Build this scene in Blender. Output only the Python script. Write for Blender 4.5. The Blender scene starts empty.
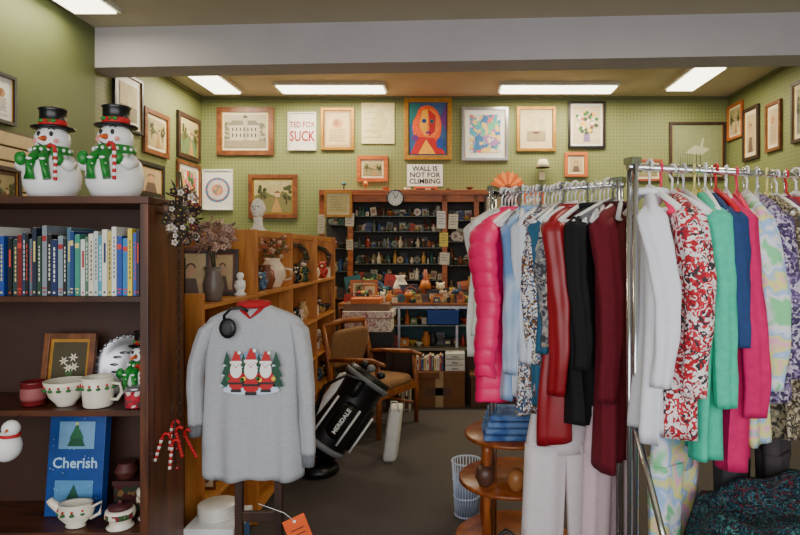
import bpy, math, random
from mathutils import Matrix, Vector
R=random.Random(7)
pi=math.pi
def lin(c):
    def f(x):
        x=x/255.0
        return x/12.92 if x<=0.04045 else ((x+0.055)/1.055)**2.4
    return (f(c[0]),f(c[1]),f(c[2]),1)
def sc(c,k): return (min(1,c[0]*k),min(1,c[1]*k),min(1,c[2]*k),1)
MC={}
def base(name,rough,metal=0):
    m=bpy.data.materials.new(name); m.use_nodes=True
    nt=m.node_tree; p=nt.nodes['Principled BSDF']
    p.inputs['Roughness'].default_value=rough; p.inputs['Metallic'].default_value=metal
    return m,nt,p
def coords(nt,scale=(1,1,1),rot=(0,0,0)):
    tc=nt.nodes.new('ShaderNodeTexCoord'); mp=nt.nodes.new('ShaderNodeMapping')
    mp.inputs['Scale'].default_value=scale; mp.inputs['Rotation'].default_value=rot
    nt.links.new(tc.outputs['Object'],mp.inputs['Vector']); return mp.outputs['Vector']
def mat(c,rough=.6,metal=0,var=.08,scale=18,bump=0,emit=0,alpha=1):
    key=(tuple(c),rough,metal,var,scale,bump,emit,alpha)
    if key in MC: return MC[key]
    m,nt,p=base('m_%d_%d_%d'%tuple(c),rough,metal); L=lin(c)
    v=coords(nt); n=nt.nodes.new('ShaderNodeTexNoise'); n.inputs['Scale'].default_value=scale; n.inputs['Detail'].default_value=3
    nt.links.new(v,n.inputs['Vector'])
    r=nt.nodes.new('ShaderNodeValToRGB'); r.color_ramp.elements[0].position=.3; r.color_ramp.elements[1].position=.7
    r.color_ramp.elements[0].color=sc(L,1-var); r.color_ramp.elements[1].color=sc(L,1+var)
    nt.links.new(n.outputs['Fac'],r.inputs['Fac']); nt.links.new(r.outputs['Color'],p.inputs['Base Color'])
    if bump:
        bp=nt.nodes.new('ShaderNodeBump'); bp.inputs['Strength'].default_value=bump; bp.inputs['Distance'].default_value=.01
        nt.links.new(n.outputs['Fac'],bp.inputs['Height']); nt.links.new(bp.outputs['Normal'],p.inputs['Normal'])
    if emit:
        nt.links.new(r.outputs['Color'],p.inputs['Emission Color']); p.inputs['Emission Strength'].default_value=emit
    if alpha<1: p.inputs['Alpha'].default_value=alpha
    MC[key]=m; return m
def fab(c,var=.1): return mat(c,.85,0,var,40,.08)
def wood(c1,c2,rough=.45,s=(3,3,30),key=None):
    k=('wood',tuple(c1),tuple(c2),s)
    if k in MC: return MC[k]
    m,nt,p=base('wood_%d_%d_%d'%tuple(c1),rough)
    v=coords(nt,s); n=nt.nodes.new('ShaderNodeTexNoise'); n.inputs['Scale'].default_value=1.6; n.inputs['Detail'].default_value=6; n.inputs['Distortion'].default_value=.6
    nt.links.new(v,n.inputs['Vector']); r=nt.nodes.new('ShaderNodeValToRGB')
    r.color_ramp.elements[0].position=.35; r.color_ramp.elements[1].position=.65
    r.color_ramp.elements[0].color=lin(c1); r.color_ramp.elements[1].color=lin(c2)
    nt.links.new(n.outputs['Fac'],r.inputs['Fac']); nt.links.new(r.outputs['Color'],p.inputs['Base Color'])
    MC[k]=m; return m
def pattern(pal,scale=20,kind='voronoi',rough=.85,dist=.0,st=(1,1,1)):
    k=('pat',tuple(map(tuple,pal)),scale,kind,dist,st)
    if k in MC: return MC[k]
    m,nt,p=base('pattern_%s_%d'%(kind,len(MC)),rough)
    v=coords(nt,st)
    if dist:
        n=nt.nodes.new('ShaderNodeTexNoise'); n.inputs['Scale'].default_value=scale*.6; nt.links.new(v,n.inputs['Vector'])
        mx=nt.nodes.new('ShaderNodeVectorMath'); mx.operation='MULTIPLY_ADD'
        nt.links.new(n.outputs['Color'],mx.inputs[0]); mx.inputs[1].default_value=(dist,)*3; nt.links.new(v,mx.inputs[2]); v=mx.outputs[0]
    r=nt.nodes.new('ShaderNodeValToRGB'); r.color_ramp.interpolation='CONSTANT'
    if kind=='voronoi':
        t=nt.nodes.new('ShaderNodeTexVoronoi'); t.inputs['Scale'].default_value=scale; nt.links.new(v,t.inputs['Vector'])
        s=nt.nodes.new('ShaderNodeSeparateColor'); nt.links.new(t.outputs['Color'],s.inputs[0]); f=s.outputs[0]
    elif kind=='wave':
        t=nt.nodes.new('ShaderNodeTexWave'); t.inputs['Scale'].default_value=scale; t.inputs['Distortion'].default_value=1; nt.links.new(v,t.inputs['Vector']); f=t.outputs['Fac']
    else:
        t=nt.nodes.new('ShaderNodeTexNoise'); t.inputs['Scale'].default_value=scale; t.inputs['Detail'].default_value=2; nt.links.new(v,t.inputs['Vector'])
        mr=nt.nodes.new('ShaderNodeMapRange'); mr.inputs[1].default_value=.3; mr.inputs[2].default_value=.7; nt.links.new(t.outputs['Fac'],mr.inputs[0]); f=mr.outputs[0]
        if kind=='soft': r.color_ramp.interpolation='LINEAR'
    els=r.color_ramp.elements
    els[0].position=0; els[0].color=lin(pal[0]); els[1].position=1/len(pal); els[1].color=lin(pal[1])
    for i in range(2,len(pal)):
        e=els.new(i/len(pal)); e.color=lin(pal[i])
    nt.links.new(f,r.inputs['Fac']); nt.links.new(r.outputs['Color'],p.inputs['Base Color'])
    MC[k]=m; return m
def pegmat(name,c,axes):
    m,nt,p=base(name,.6); v=coords(nt,tuple(a/.042 for a in axes))
    fr=nt.nodes.new('ShaderNodeVectorMath'); fr.operation='FRACTION'; nt.links.new(v,fr.inputs[0])
    sb=nt.nodes.new('ShaderNodeVectorMath'); sb.operation='SUBTRACT'; nt.links.new(fr.outputs[0],sb.inputs[0]); sb.inputs[1].default_value=tuple(.5*a for a in axes)
    ln=nt.nodes.new('ShaderNodeVectorMath'); ln.operation='LENGTH'; nt.links.new(sb.outputs[0],ln.inputs[0])
    lt=nt.nodes.new('ShaderNodeMath'); lt.operation='LESS_THAN'; lt.inputs[1].default_value=.17; nt.links.new(ln.outputs['Value'],lt.inputs[0])
    mx=nt.nodes.new('ShaderNodeMix'); mx.data_type='RGBA'; L=lin(c)
    n=nt.nodes.new('ShaderNodeTexNoise'); n.inputs['Scale'].default_value=1.5
    nt.links.new(coords(nt),n.inputs['Vector'])
    r=nt.nodes.new('ShaderNodeValToRGB'); r.color_ramp.elements[0].color=sc(L,.9); r.color_ramp.elements[1].color=sc(L,1.1); nt.links.new(n.outputs['Fac'],r.inputs[0])
    nt.links.new(lt.outputs[0],mx.inputs[0]); nt.links.new(r.outputs[0],mx.inputs[6]); mx.inputs[7].default_value=sc(L,.45)
    nt.links.new(mx.outputs[2],p.inputs['Base Color']); return m
FONT={}
def textmesh(s):
    if s in FONT: return FONT[s]
    cu=bpy.data.curves.new('t','FONT'); cu.body=s; cu.size=1; cu.align_x='CENTER'; cu.align_y='CENTER'; cu.resolution_u=2; cu.offset=.022
    o=bpy.data.objects.new('t',cu); bpy.context.scene.collection.objects.link(o)
    dg=bpy.context.evaluated_depsgraph_get(); me=bpy.data.meshes.new_from_object(o.evaluated_get(dg))
    vs=[tuple(v.co) for v in me.vertices]; fs=[tuple(p.vertices) for p in me.polygons]
    bpy.data.objects.remove(o); bpy.data.curves.remove(cu); bpy.data.meshes.remove(me)
    FONT[s]=(vs,fs); return FONT[s]
class B:
    def __init__(s,M=None): s.v=[];s.f=[];s.m=[];s.s=[];s.mats=[];s.M=M or Matrix()
    def add(s,vs,fs,m,smooth=False,flat=()):
        if m not in s.mats: s.mats.append(m)
        i=s.mats.index(m); o=len(s.v)
        s.v+=[tuple(s.M@Vector(p)) for p in vs]
        for f in fs: s.f.append(tuple(o+k for k in f)); s.m.append(i); s.s.append(smooth and len(f)<7)
    def box(s,c,d,m,rot=None):
        x,y,z=d[0]/2,d[1]/2,d[2]/2
        vs=[Vector(p) for p in [(-x,-y,-z),(x,-y,-z),(x,y,-z),(-x,y,-z),(-x,-y,z),(x,-y,z),(x,y,z),(-x,y,z)]]
        if rot is not None: vs=[rot@p for p in vs]
        C=Vector(c); s.add([p+C for p in vs],[(3,2,1,0),(4,5,6,7),(0,1,5,4),(1,2,6,5),(2,3,7,6),(3,0,4,7)],m)
    def bx(s,x0,x1,y0,y1,z0,z1,m): s.box(((x0+x1)/2,(y0+y1)/2,(z0+z1)/2),(abs(x1-x0),abs(y1-y0),abs(z1-z0)),m)
    def loft(s,rings,m,cap=True,smooth=True):
        n=len(rings[0]); vs=[p for r in rings for p in r]; fs=[]
        for i in range(len(rings)-1):
            for j in range(n):
                k=(j+1)%n; fs.append((i*n+j,i*n+k,(i+1)*n+k,(i+1)*n+j))
        if cap: fs.append(tuple(reversed(range(n)))); fs.append(tuple((len(rings)-1)*n+j for j in range(n)))
        s.add(vs,fs,m,smooth)
    def tube(s,pts,r,m,n=8,cap=True,flat=1):
        P=[Vector(p) for p in pts]; rings=[]; up=Vector((.13,.21,.97))
        for i,p in enumerate(P):
            t=(P[min(i+1,len(P)-1)]-P[max(i-1,0)])
            if t.length<1e-9: t=Vector((0,0,1))
            t.normalize(); a=t.cross(up)
            if a.length<.15: a=t.cross(Vector((1,0,0)))
            a.normalize(); b2=t.cross(a); rr=r[i] if isinstance(r,(list,tuple)) else r
            rings.append([p+a*math.cos(2*pi*j/n)*rr+b2*math.sin(2*pi*j/n)*rr*flat for j in range(n)])
        s.loft(rings,m,cap)
    def lathe(s,c,prof,m,n=24,sx=1,sy=1,cap=True):
        s.loft([[ (c[0]+r*sx*math.cos(2*pi*j/n),c[1]+r*sy*math.sin(2*pi*j/n),c[2]+z) for j in range(n)] for r,z in prof],m,cap)
    def sph(s,c,r,m,n=14,k=8):
        if not isinstance(r,(tuple,list)): r=(r,r,r)
        s.loft([[(c[0]+r[0]*math.sin(a)*math.cos(2*pi*j/n),c[1]+r[1]*math.sin(a)*math.sin(2*pi*j/n),c[2]-r[2]*math.cos(a)) for j in range(n)] for a in [max(.03,min(pi-.03,pi*i/k)) for i in range(k+1)]],m)
    def torus(s,c,Rr,r,m,ax='z',n=24,k=8):
        vs=[];fs=[]
        for i in range(n):
            a=2*pi*i/n
            for j in range(k):
                b=2*pi*j/k; q=(Rr+r*math.cos(b)); p=(q*math.cos(a),q*math.sin(a),r*math.sin(b))
                if ax=='y': p=(p[0],p[2],p[1])
                if ax=='x': p=(p[2],p[0],p[1])
                vs.append((c[0]+p[0],c[1]+p[1],c[2]+p[2]))
                fs.append((i*k+j,((i+1)%n)*k+j,((i+1)%n)*k+(j+1)%k,i*k+(j+1)%k))
        s.add(vs,fs,m,True)
    def poly(s,pts,z,m): s.add([(p[0],p[1],z) for p in pts],[tuple(range(len(pts)))],m)
    def quad(s,x0,y0,x1,y1,z,m): s.poly([(x0,y0),(x1,y0),(x1,y1),(x0,y1)],z,m)
    def disc(s,cx,cy,rx,ry,z,m,n=16): s.poly([(cx+rx*math.cos(2*pi*i/n),cy+ry*math.sin(2*pi*i/n)) for i in range(n)],z,m)
    def text(s,t,cx,cy,z,size,m,sx=1):
        vs,fs=textmesh(t); s.add([(cx+p[0]*size*sx,cy+p[1]*size,z) for p in vs],fs,m)
    def done(s,name,bevel=0,weld=False):
        xs=[p[0] for p in s.v];ys=[p[1] for p in s.v];zs=[p[2] for p in s.v]
        o=Vector(((min(xs)+max(xs))/2,(min(ys)+max(ys))/2,min(zs)))
        me=bpy.data.meshes.new(name); me.from_pydata([Vector(p)-o for p in s.v],[],s.f)
        for m in s.mats: me.materials.append(m)
        me.polygons.foreach_set('material_index',s.m); me.polygons.foreach_set('use_smooth',s.s); me.update()
        ob=bpy.data.objects.new(name,me); ob.location=o; bpy.context.scene.collection.objects.link(ob)
        if bevel:
            md=ob.modifiers.new('bev','BEVEL'); md.width=bevel; md.segments=2; md.limit_method='ANGLE'
        return ob
def TR(x,y,z,a=0): return Matrix.Translation((x,y,z))@Matrix.Rotation(math.radians(a),4,'Z')

# ---------- palette
WHITE=(240,240,236); BLACK=(14,14,16); RED=(190,16,24)
walnut=wood((54,28,16),(94,50,28),.4,(2,12,2)); walnutV=wood((64,32,18),(112,62,34),.4,(12,12,1.2))
oak=wood((166,96,38),(204,134,62),.45,(14,14,1.5)); oakH=wood((176,106,46),(212,144,72),.45,(14,1.5,14))
hon=wood((150,72,22),(196,106,40),.45,(2,14,14)); dkwood=wood((40,24,18),(66,40,28),.45,(12,12,2))
gold=mat((176,126,46),.4,.4,.2,30); silver=mat((180,180,185),.3,.8); black=mat(BLACK,.4); white=mat(WHITE,.5,0,.04)
cream=mat((226,212,176),.7,0,.05); chrome=mat((225,228,232),.18,1,.03); brownf=wood((92,48,22),(130,74,36),.4,(10,10,10))

# ---------- room
XL,XR,YB,H=-3.12,3.37,7.4,3.49; XF=-3.06; Y0=-1.3
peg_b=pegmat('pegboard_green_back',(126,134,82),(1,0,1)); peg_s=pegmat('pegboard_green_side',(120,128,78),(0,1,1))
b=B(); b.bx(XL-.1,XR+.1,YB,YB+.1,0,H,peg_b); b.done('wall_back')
green_shade=mat((98,108,66),.7,0,.06,2)  # front stretch of left wall: its dimmer light is put into this deeper green
b=B(); b.bx(XL-.1,XL,5.1,YB,0,H,peg_s); b.bx(XL-.1,XF,Y0,5.1,0,H,green_shade); b.done('wall_left')
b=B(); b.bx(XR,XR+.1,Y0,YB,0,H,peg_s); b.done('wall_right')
carpet=mat((76,69,66),.95,0,.22,90,.5)
b=B(); b.bx(XL-.1,XR+.1,Y0-.1,YB+.1,-.1,0,carpet); b.done('floor')
ceilm=mat((198,188,164),.8,0,.03,3)
b=B(); b.bx(XL-.1,XR+.1,Y0-.1,YB+.1,H,H+.1,ceilm); b.done('ceiling')
b=B(); wallf=mat((200,196,180),.7,0,.04,3)
b.bx(XL-.1,XR+.1,Y0-.1,Y0,0,.5,wallf); b.bx(XL-.1,XR+.1,Y0-.1,Y0,2.9,H,wallf)
b.bx(XL-.1,XL+.25,Y0-.1,Y0,.5,2.9,wallf); b.bx(XR-.25,XR+.1,Y0-.1,Y0,.5,2.9,wallf); b.done('wall_front')
b=B(); alu=mat((150,152,155),.4,.7)
for x in (-2.87,-.95,.95,3.12): b.bx(x-.03,x+.03,Y0-.08,Y0-.02,.5,2.9,alu)
b.bx(-2.87,3.12,Y0-.08,Y0-.02,.5,.56,alu); b.bx(-2.87,3.12,Y0-.08,Y0-.02,2.84,2.9,alu); b.done('window_1')
bm=mat((184,180,184),.7,0,.03,4)
b=B(); y0=5.1;y1=4.73
vs=[(XL,y0,3.15),(XR,y1,3.15),(XR,y1+.3,3.15),(XL,y0+.3,3.15),(XL,y0,H),(XR,y1,H),(XR,y1+.3,H),(XL,y0+.3,H)]
b.add(vs,[(3,2,1,0),(4,5,6,7),(0,1,5,4),(1,2,6,5),(2,3,7,6),(3,0,4,7)],bm); b.done('ceiling_beam')
b=B(); b.bx(XL,XR,YB-.015,YB,0,.09,mat((70,66,60))); b.done('baseboard_back')
b=B(); b.bx(XL,XR,YB-.02,YB,H-.04,H,mat((96,102,64))); b.bx(XL,XL+.02,5.45,YB-.02,H-.04,H,mat((96,102,64))); b.bx(XR-.02,XR,5.1,YB-.02,H-.04,H,mat((96,102,64))); b.done('trim_1')
b=B(); sl=mat((206,182,136),.6)
b.bx(XF,XF+.015,3.2,4.34,1.3,2.42,mat((90,80,60)))
for i in range(11): b.bx(XF+.015,XF+.035,3.2,4.34,1.31+i*.1,1.31+i*.1+.085,sl)
b.done('slatwall_panel')
def lamp(x,y,sx,sy,E=38):
    b=B(); b.bx(x-sx/2-.03,x+sx/2+.03,y-sy/2-.03,y+sy/2+.03,H-.035,H,mat((215,212,200)))
    b.bx(x-sx/2,x+sx/2,y-sy/2,y+sy/2,H-.05,H-.035,mat((255,246,214),.5,0,.01,5,0,6.5))
    b.done('fluorescent_ceiling_light')
    l=bpy.data.lights.new('tube','AREA'); l.shape='RECTANGLE'; l.size=sx; l.size_y=sy; l.energy=E; l.color=(1,.86,.62)
    o=bpy.data.objects.new('fluorescent_lamp_light',l); o.location=(x,y,H-.07); bpy.context.scene.collection.objects.link(o)
lamp(-2.68,6.65,.3,.85,29); lamp(2.6,6.52,.3,.85,29); lamp(-1.42,6.92,1.2,.3,37); lamp(1.18,6.92,1.3,.3,37); lamp(-2.8,4.2,.32,.95,14); lamp(1.4,3.0,.32,1.2,16)
l=bpy.data.lights.new('win','AREA'); l.shape='RECTANGLE'; l.size=5.8; l.size_y=2.3; l.energy=178; l.color=(.98,.98,1)
o=bpy.data.objects.new('daylight_window_light',l); o.location=(.1,Y0-.25,1.75); o.rotation_euler=(math.radians(90),0,0); bpy.context.scene.collection.objects.link(o)
w=bpy.data.worlds.new('World'); bpy.context.scene.world=w; w.use_nodes=True
w.node_tree.nodes['Background'].inputs[0].default_value=(.92,.94,1,1); w.node_tree.nodes['Background'].inputs[1].default_value=.45
cd=bpy.data.cameras.new('cam'); cd.lens=27; cd.sensor_width=36; cd.shift_x=-55/800; cd.shift_y=-17.5/800; cd.clip_start=.05
co=bpy.data.objects.new('camera',cd); co.location=(0,0,1.6); co.rotation_euler=(pi/2,0,0); bpy.context.scene.collection.objects.link(co); bpy.context.scene.camera=co

# ---------- pictures
def wallM(side,p):
    if side=='b': c=((1,0,0),(0,0,1),(0,-1,0))
    elif side=='l': c=((0,1,0),(0,0,1),(1,0,0))
    else: c=((0,-1,0),(0,0,1),(-1,0,0))
    m=Matrix.Identity(4)
    for j in range(3):
        for i in range(3): m[i][j]=c[j][i]
    return Matrix.Translation(p)@m
def picture(name,side,a,z,w,h,fm,fw,mm,mw,art,fn=None,off=.004):
    p={'b':(a,YB-off,z),'l':(XL+off,a,z),'r':(XR-off,a,z),'f':(XF+off,a,z)}[side]
    b=B(wallM('l' if side=='f' else side,p)); d=.03
    b.box((0,0,.006),(w-.01,h-.01,.012),mm or art)
    if fw:
        for sgn in(-1,1):
            b.box((sgn*(w-fw)/2,0,d/2),(fw,h,d),fm); b.box((0,sgn*(h-fw)/2,d/2),(w-2*fw,fw,d),fm)
            b.box((sgn*(w/2-fw*1.1),0,.013),(fw*.25,h-2*fw,.012),mat((60,40,20)) if fm is gold else gold)
    aw,ah=w/2-fw-mw,h/2-fw-mw
    b.quad(-aw,-ah,aw,ah,.015,art)
    if fn: fn(b,aw,ah,.017)
    b.done(name,.002)
def a_building(b,w,h,z):
    g=mat((110,104,90)); d=mat((60,56,50)); l=mat((190,180,156))
    b.quad(-w,-h,w,-h*.55,z,mat((140,128,104)))
    b.quad(-w*.7,-h*.55,w*.6,h*.35,z+.001,l); b.poly([(-w*.78,h*.35),(w*.68,h*.35),(w*.5,h*.65),(-w*.6,h*.65)],z+.002,g)
    b.quad(-w*.1,-h*.55,w*.12,h*.8,z+.003,mat((166,156,134))); b.poly([(-w*.14,h*.8),(w*.16,h*.8),(w*.01,h*.98)],z+.003,d)
    for i in range(7):
        x=-w*.62+i*w*.18
        for y in(-.35,.0): b.quad(x,h*y,x+w*.07,h*(y+.22),z+.004,d)
    rr=random.Random(5)
    for i in range(26):
        s_=rr.choice([-1,1]); b.disc(s_*w*rr.uniform(.72,.95),h*rr.uniform(-.5,.5),w*.07,h*.09,z+.004+i*1e-4,mat(rr.choice([(110,104,84),(90,90,70),(130,120,96)])),7)
def a_sox(b,w,h,z):
    r=mat((150,4,10)); b.text('TED FOX',0,h*.36,z,h*.46,r,.95*w/(h*.46*2.05)); b.text('SUCK',0,-h*.3,z,h*.8,r,w*.95/(h*.8*1.25))
def a_doc(b,w,h,z):
    t=mat((130,96,66)); b.disc(0,h*.35,w*.5,h*.3,z,mat((190,140,90))); b.disc(-w*.1,h*.38,w*.2,h*.2,z+.001,mat((150,100,70)))
    for i in range(7): b.quad(-w*.75,-h*.05-i*h*.12,w*(.75-.2*(i%2)),-h*.05-i*h*.12+h*.035,z,t)
def a_map(b,w,h,z):
    t=mat((150,140,100)); b.poly([(-w*.6,-h*.4),(-w*.2,h*.5),(w*.3,h*.6),(w*.6,h*.1),(w*.2,-h*.7)],z,mat((196,182,126)))
    for i in range(6): b.quad(-w*.85,h*.8-i*h*.3,-w*.3+i*.02,h*.8-i*h*.3+.006,z+.001,t)
def a_abs(b,w,h,z):
    cs=[(236,84,20),(190,20,30),(240,170,30),(30,70,160),(100,40,120),(240,120,50),(20,110,110)]
    b.disc(-w*.05,h*.1,w*.75,h*.8,z,mat(cs[0],.6,0,.2)); b.disc(w*.1,h*.2,w*.5,h*.55,z+.001,mat(cs[5]))
    b.poly([(-w*.3,h*.7),(0,h*.75),(w*.05,h*.1),(-w*.15,-h*.3),(-w*.45,h*.1)],z+.002,mat(cs[2])); b.poly([(0,h*.75),(w*.4,h*.5),(w*.35,-h*.1),(w*.05,-h*.3),(w*.05,h*.1)],z+.002,mat(cs[1]))
    b.disc(-w*.2,h*.3,w*.12,h*.08,z+.003,mat(cs[3])); b.disc(w*.2,h*.28,w*.1,h*.08,z+.003,mat(cs[6])); b.disc(-w*.2,h*.3,w*.04,h*.04,z+.004,black); b.disc(w*.2,h*.28,w*.04,h*.04,z+.004,black)
    b.poly([(0,h*.3),(w*.1,h*.0),(-w*.05,-h*.02)],z+.004,mat(cs[5])); b.disc(0,-h*.14,w*.14,h*.04,z+.004,mat(cs[4]))
    b.poly([(-w*.9,-h*.95),(-w*.5,-h*.3),(w*.3,-h*.35),(w*.9,-h*.95)],z+.004,mat(cs[1])); b.poly([(-w*.5,-h*.95),(-w*.1,-h*.4),(w*.4,-h*.95)],z+.005,mat(cs[2]))
    b.poly([(-w*.95,h*.95),(-w*.95,h*.1),(-w*.6,h*.5),(-w*.4,h*.95)],z+.004,mat(cs[6])); b.poly([(w*.95,h*.95),(w*.95,-h*.1),(w*.62,h*.4)],z+.004,mat(cs[4]))
    b.disc(w*.62,-h*.55,w*.2,h*.2,z+.006,mat(cs[3])); b.disc(-w*.65,-h*.35,w*.16,h*.12,z+.006,mat(cs[4]))
def a_crane(b,w,h,z):
    d=mat((50,60,44)); l=mat((186,190,156))
    b.poly([(-w*.6,-h*.1),(-w*.1,h*.25),(w*.6,h*.1),(w*.2,-h*.2)],z,l); b.poly([(w*.1,h*.1),(w*.25,h*.6),(w*.32,h*.58),(w*.25,h*.1)],z+.001,l)
    b.quad(-w*.05,-h*.7,-w*.01,-h*.1,z,d); b.quad(w*.12,-h*.7,w*.16,-h*.1,z,d); b.poly([(-w*.9,-h*.9),(w*.9,-h*.9),(w*.5,-h*.7),(-w*.4,-h*.62)],z+.001,d)
    for i in range(7): b.poly([(-w*.9+i*w*.1,-h*.9),(-w*.86+i*w*.1,-h*.9),(-w*.95+i*w*.12,h*(.3-.1*(i%3)))],z+.002,d)
def a_flow(b,w,h,z):
    rr=random.Random(int(w*1e4))
    b.poly([(-w*.25,-h*.9),(w*.25,-h*.9),(w*.18,-h*.4),(-w*.18,-h*.4)],z,mat((130,110,150)))
    for i in range(44):
        a=rr.random()*2*pi; q=rr.random()**.5
        b.disc(w*.8*q*math.cos(a),h*.15+h*.65*q*math.sin(a),w*.14,w*.14,z+.001+i*1e-4,mat(rr.choice([(210,50,40),(240,180,50),(240,226,200),(50,110,50),(210,90,120),(60,80,50)])),8)
def a_land(b,w,h,z):
    rr=random.Random(int(w*1e4+h*1e3))
    b.quad(-w,0,w,h,z,mat((170,158,110),.6,0,.2,8)); b.poly([(-w,0),(-w*.4,h*.3),(0,h*.05),(w*.5,h*.25),(w,0)],z+.001,mat((100,104,60)))
    for cx in(-.62,.72):
        for i in range(14): b.disc(w*(cx+rr.uniform(-.2,.2)),h*rr.uniform(-.1,.6),w*.1,h*.12,z+.002+i*1e-4,mat(rr.choice([(60,66,28),(76,80,36),(50,54,26),(100,96,44)])),7)
        b.quad(w*cx-w*.03,-h*.5,w*cx+w*.03,h*.1,z+.0015,mat((50,34,20)))
    b.poly([(-w*.1,-h),(w*.5,-h),(w*.2,0)],z+.0012,mat((170,134,76))); b.quad(w*.1,-h*.05,w*.4,h*.2,z+.003,mat((190,160,120))); b.poly([(w*.06,h*.2),(w*.44,h*.2),(w*.25,h*.36)],z+.003,mat((110,60,40)))
def a_plate(b,w,h,z):
    b.disc(0,0,w*.9,w*.9,z,mat((90,130,170)),24); b.disc(0,0,w*.72,w*.72,z+.001,mat((220,206,200)),24); b.disc(0,0,w*.4,w*.4,z+.002,mat((200,120,110)),20)
    for i in range(12): b.disc(w*.8*math.cos(i*pi/6),w*.8*math.sin(i*pi/6),w*.07,w*.07,z+.002,mat((200,90,80)),6)
    for i in range(5): b.disc(w*.2*math.cos(i*1.26),w*.2*math.sin(i*1.26),w*.12,w*.12,z+.003,mat((110,150,120) if i%2 else (220,170,120)),8)
def a_port(b,w,h,z):
    b.quad(-w,-h,w,h,z-.0005,mat((190,164,120),.6,0,.15,12)); b.poly([(-w*.6,-h),(w*.6,-h),(w*.35,-h*.2),(-w*.35,-h*.2)],z,mat((100,80,66))); b.disc(0,h*.15,w*.28,h*.32,z+.001,mat((196,150,116))); b.disc(0,h*.35,w*.32,h*.2,z+.0005,mat((80,56,36)))
def a_boat(b,w,h,z):
    b.quad(-w,-h*.2,w,h,z,mat((206,186,140),.6,0,.15,12)); b.quad(-w,-h,w,-h*.2,z,mat((150,134,100),.6,0,.2,12)); b.poly([(-w*.4,-h*.2),(w*.4,-h*.2),(w*.25,-h*.4),(-w*.25,-h*.4)],z+.001,mat((90,60,40))); b.poly([(-w*.05,-h*.15),(-w*.05,h*.6),(w*.35,-h*.15)],z+.001,mat((220,206,176)))
ab2=pattern([(60,120,180),(230,200,120),(220,110,110),(90,190,150),(226,226,220),(170,120,180),(80,160,190)],13,'voronoi',.6,.35)
tan=mat((206,184,140)); dim=mat((140,134,96),.6,0,.2,10)
picture('framed_building_print','b',-2.58,3.06,.70,.59,brownf,.06,cream,.03,mat((178,168,140)),a_building)
picture('lettered_poster','b',-1.88,3.06,.35,.47,mat((220,214,200)),.015,white,.0,mat((226,222,212)),a_sox)
picture('framed_document','b',-1.445,3.09,.41,.52,gold,.035,mat((186,150,104)),.03,mat((214,188,136)),a_doc)
picture('map_print','b',-.947,3.16,.42,.52,gold,0,mat((216,202,150)),.01,mat((214,200,150)),a_map)
picture('framed_abstract_painting','b',-.332,3.09,.59,.76,gold,.055,cream,.0,mat((50,90,140)),a_abs)
picture('framed_abstract_painting','b',.37,3.03,.57,.66,silver,.035,white,.06,ab2)
picture('framed_boat_print','b',1.0,3.09,.48,.55,gold,.035,mat((218,196,150)),.09,mat((224,202,160)),a_boat)
picture('framed_flower_print','b',1.62,3.14,.46,.58,black,.03,white,.03,mat((216,196,160)),a_flow)
picture('framed_heron_drawing','b',2.98,2.82,.69,.71,dkwood,.035,mat((130,140,98)),.05,mat((134,142,100)),a_crane)
picture('framed_small_landscape','b',-1.015,2.6,.38,.32,hon,.045,cream,.03,dim,a_land)
picture('framed_landscape_painting','b',-2.24,2.26,.6,.54,brownf,.05,gold,.02,mat((118,112,66)),a_land)
picture('plate_print','b',-2.92,2.34,.37,.5,white,.015,white,.0,white,a_plate)
picture('framed_small_portrait','b',1.49,2.65,.28,.3,mat((196,96,36)),.035,cream,.03,tan,a_port)
picture('framed_small_portrait','b',.97,2.17,.27,.28,mat((196,96,36)),.035,white,.03,white,a_port)
picture('framed_small_landscape','b',2.36,2.58,.38,.27,mat((150,70,40)),.03,cream,.03,dim,a_land)
picture('framed_document','l',5.70,3.0,.5,.54,black,.03,white,.07,mat((150,140,120)),a_boat)
picture('framed_landscape_painting','l',6.24,2.81,.52,.46,brownf,.05,cream,.04,mat((180,160,110)),a_land)
picture('framed_landscape_painting','l',7.0,2.91,.58,.52,dkwood,.05,gold,.01,mat((100,120,76)),a_land)
picture('framed_flower_print','l',7.0,2.37,.6,.5,brownf,.04,white,.05,mat((190,170,140)),a_flow)
picture('framed_small_portrait','l',6.12,2.31,.54,.36,black,.04,dkwood,.02,mat((50,40,36)),a_port)
picture('framed_small_portrait','l',5.6,2.2,.4,.5,dkwood,.04,cream,.05,dim,a_port)
picture('framed_document','f',4.02,2.62,.26,.34,black,.025,white,.04,white,a_doc)
picture('framed_small_portrait','f',4.0,1.98,.3,.36,dkwood,.03,mat((90,60,40)),.03,mat((120,80,50)),a_land,.04)
picture('framed_small_landscape','r',7.18,3.14,.38,.42,hon,.03,cream,.03,tan,a_land)
picture('framed_small_portrait','r',6.8,2.92,.36,.6,dkwood,.04,cream,.05,mat((140,120,100)),a_port)
picture('framed_document','r',6.32,2.9,.3,.52,brownf,.035,cream,.04,mat((190,170,130)),a_doc)
picture('framed_small_landscape','r',5.8,2.95,.34,.6,dkwood,.035,cream,.05,mat((130,130,110)),a_land)
b=B(wallM('b',(-.37,YB-.004,2.52))); b.box((0,0,.004),(.44,.27,.006),white)
for i,t in enumerate(['WALL IS','NOT FOR','CLIMBING']): b.text(t,0,.08-i*.078,.009,.085,black)
b.done('paper_sign')
b=B(wallM('b',(-.357,YB-.004,2.27))); b.box((0,0,.004),(.28,.22,.006),mat((220,84,20)))
b.quad(-.12,-.09,.12,.09,.009,black); b.quad(-.09,.01,.09,.06,.011,mat((230,120,60))); b.quad(-.09,-.05,.09,-.01,.011,mat((230,120,60))); b.done('orange_notice')
b=B(wallM('b',(.65,YB-.004,2.36)))
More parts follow.
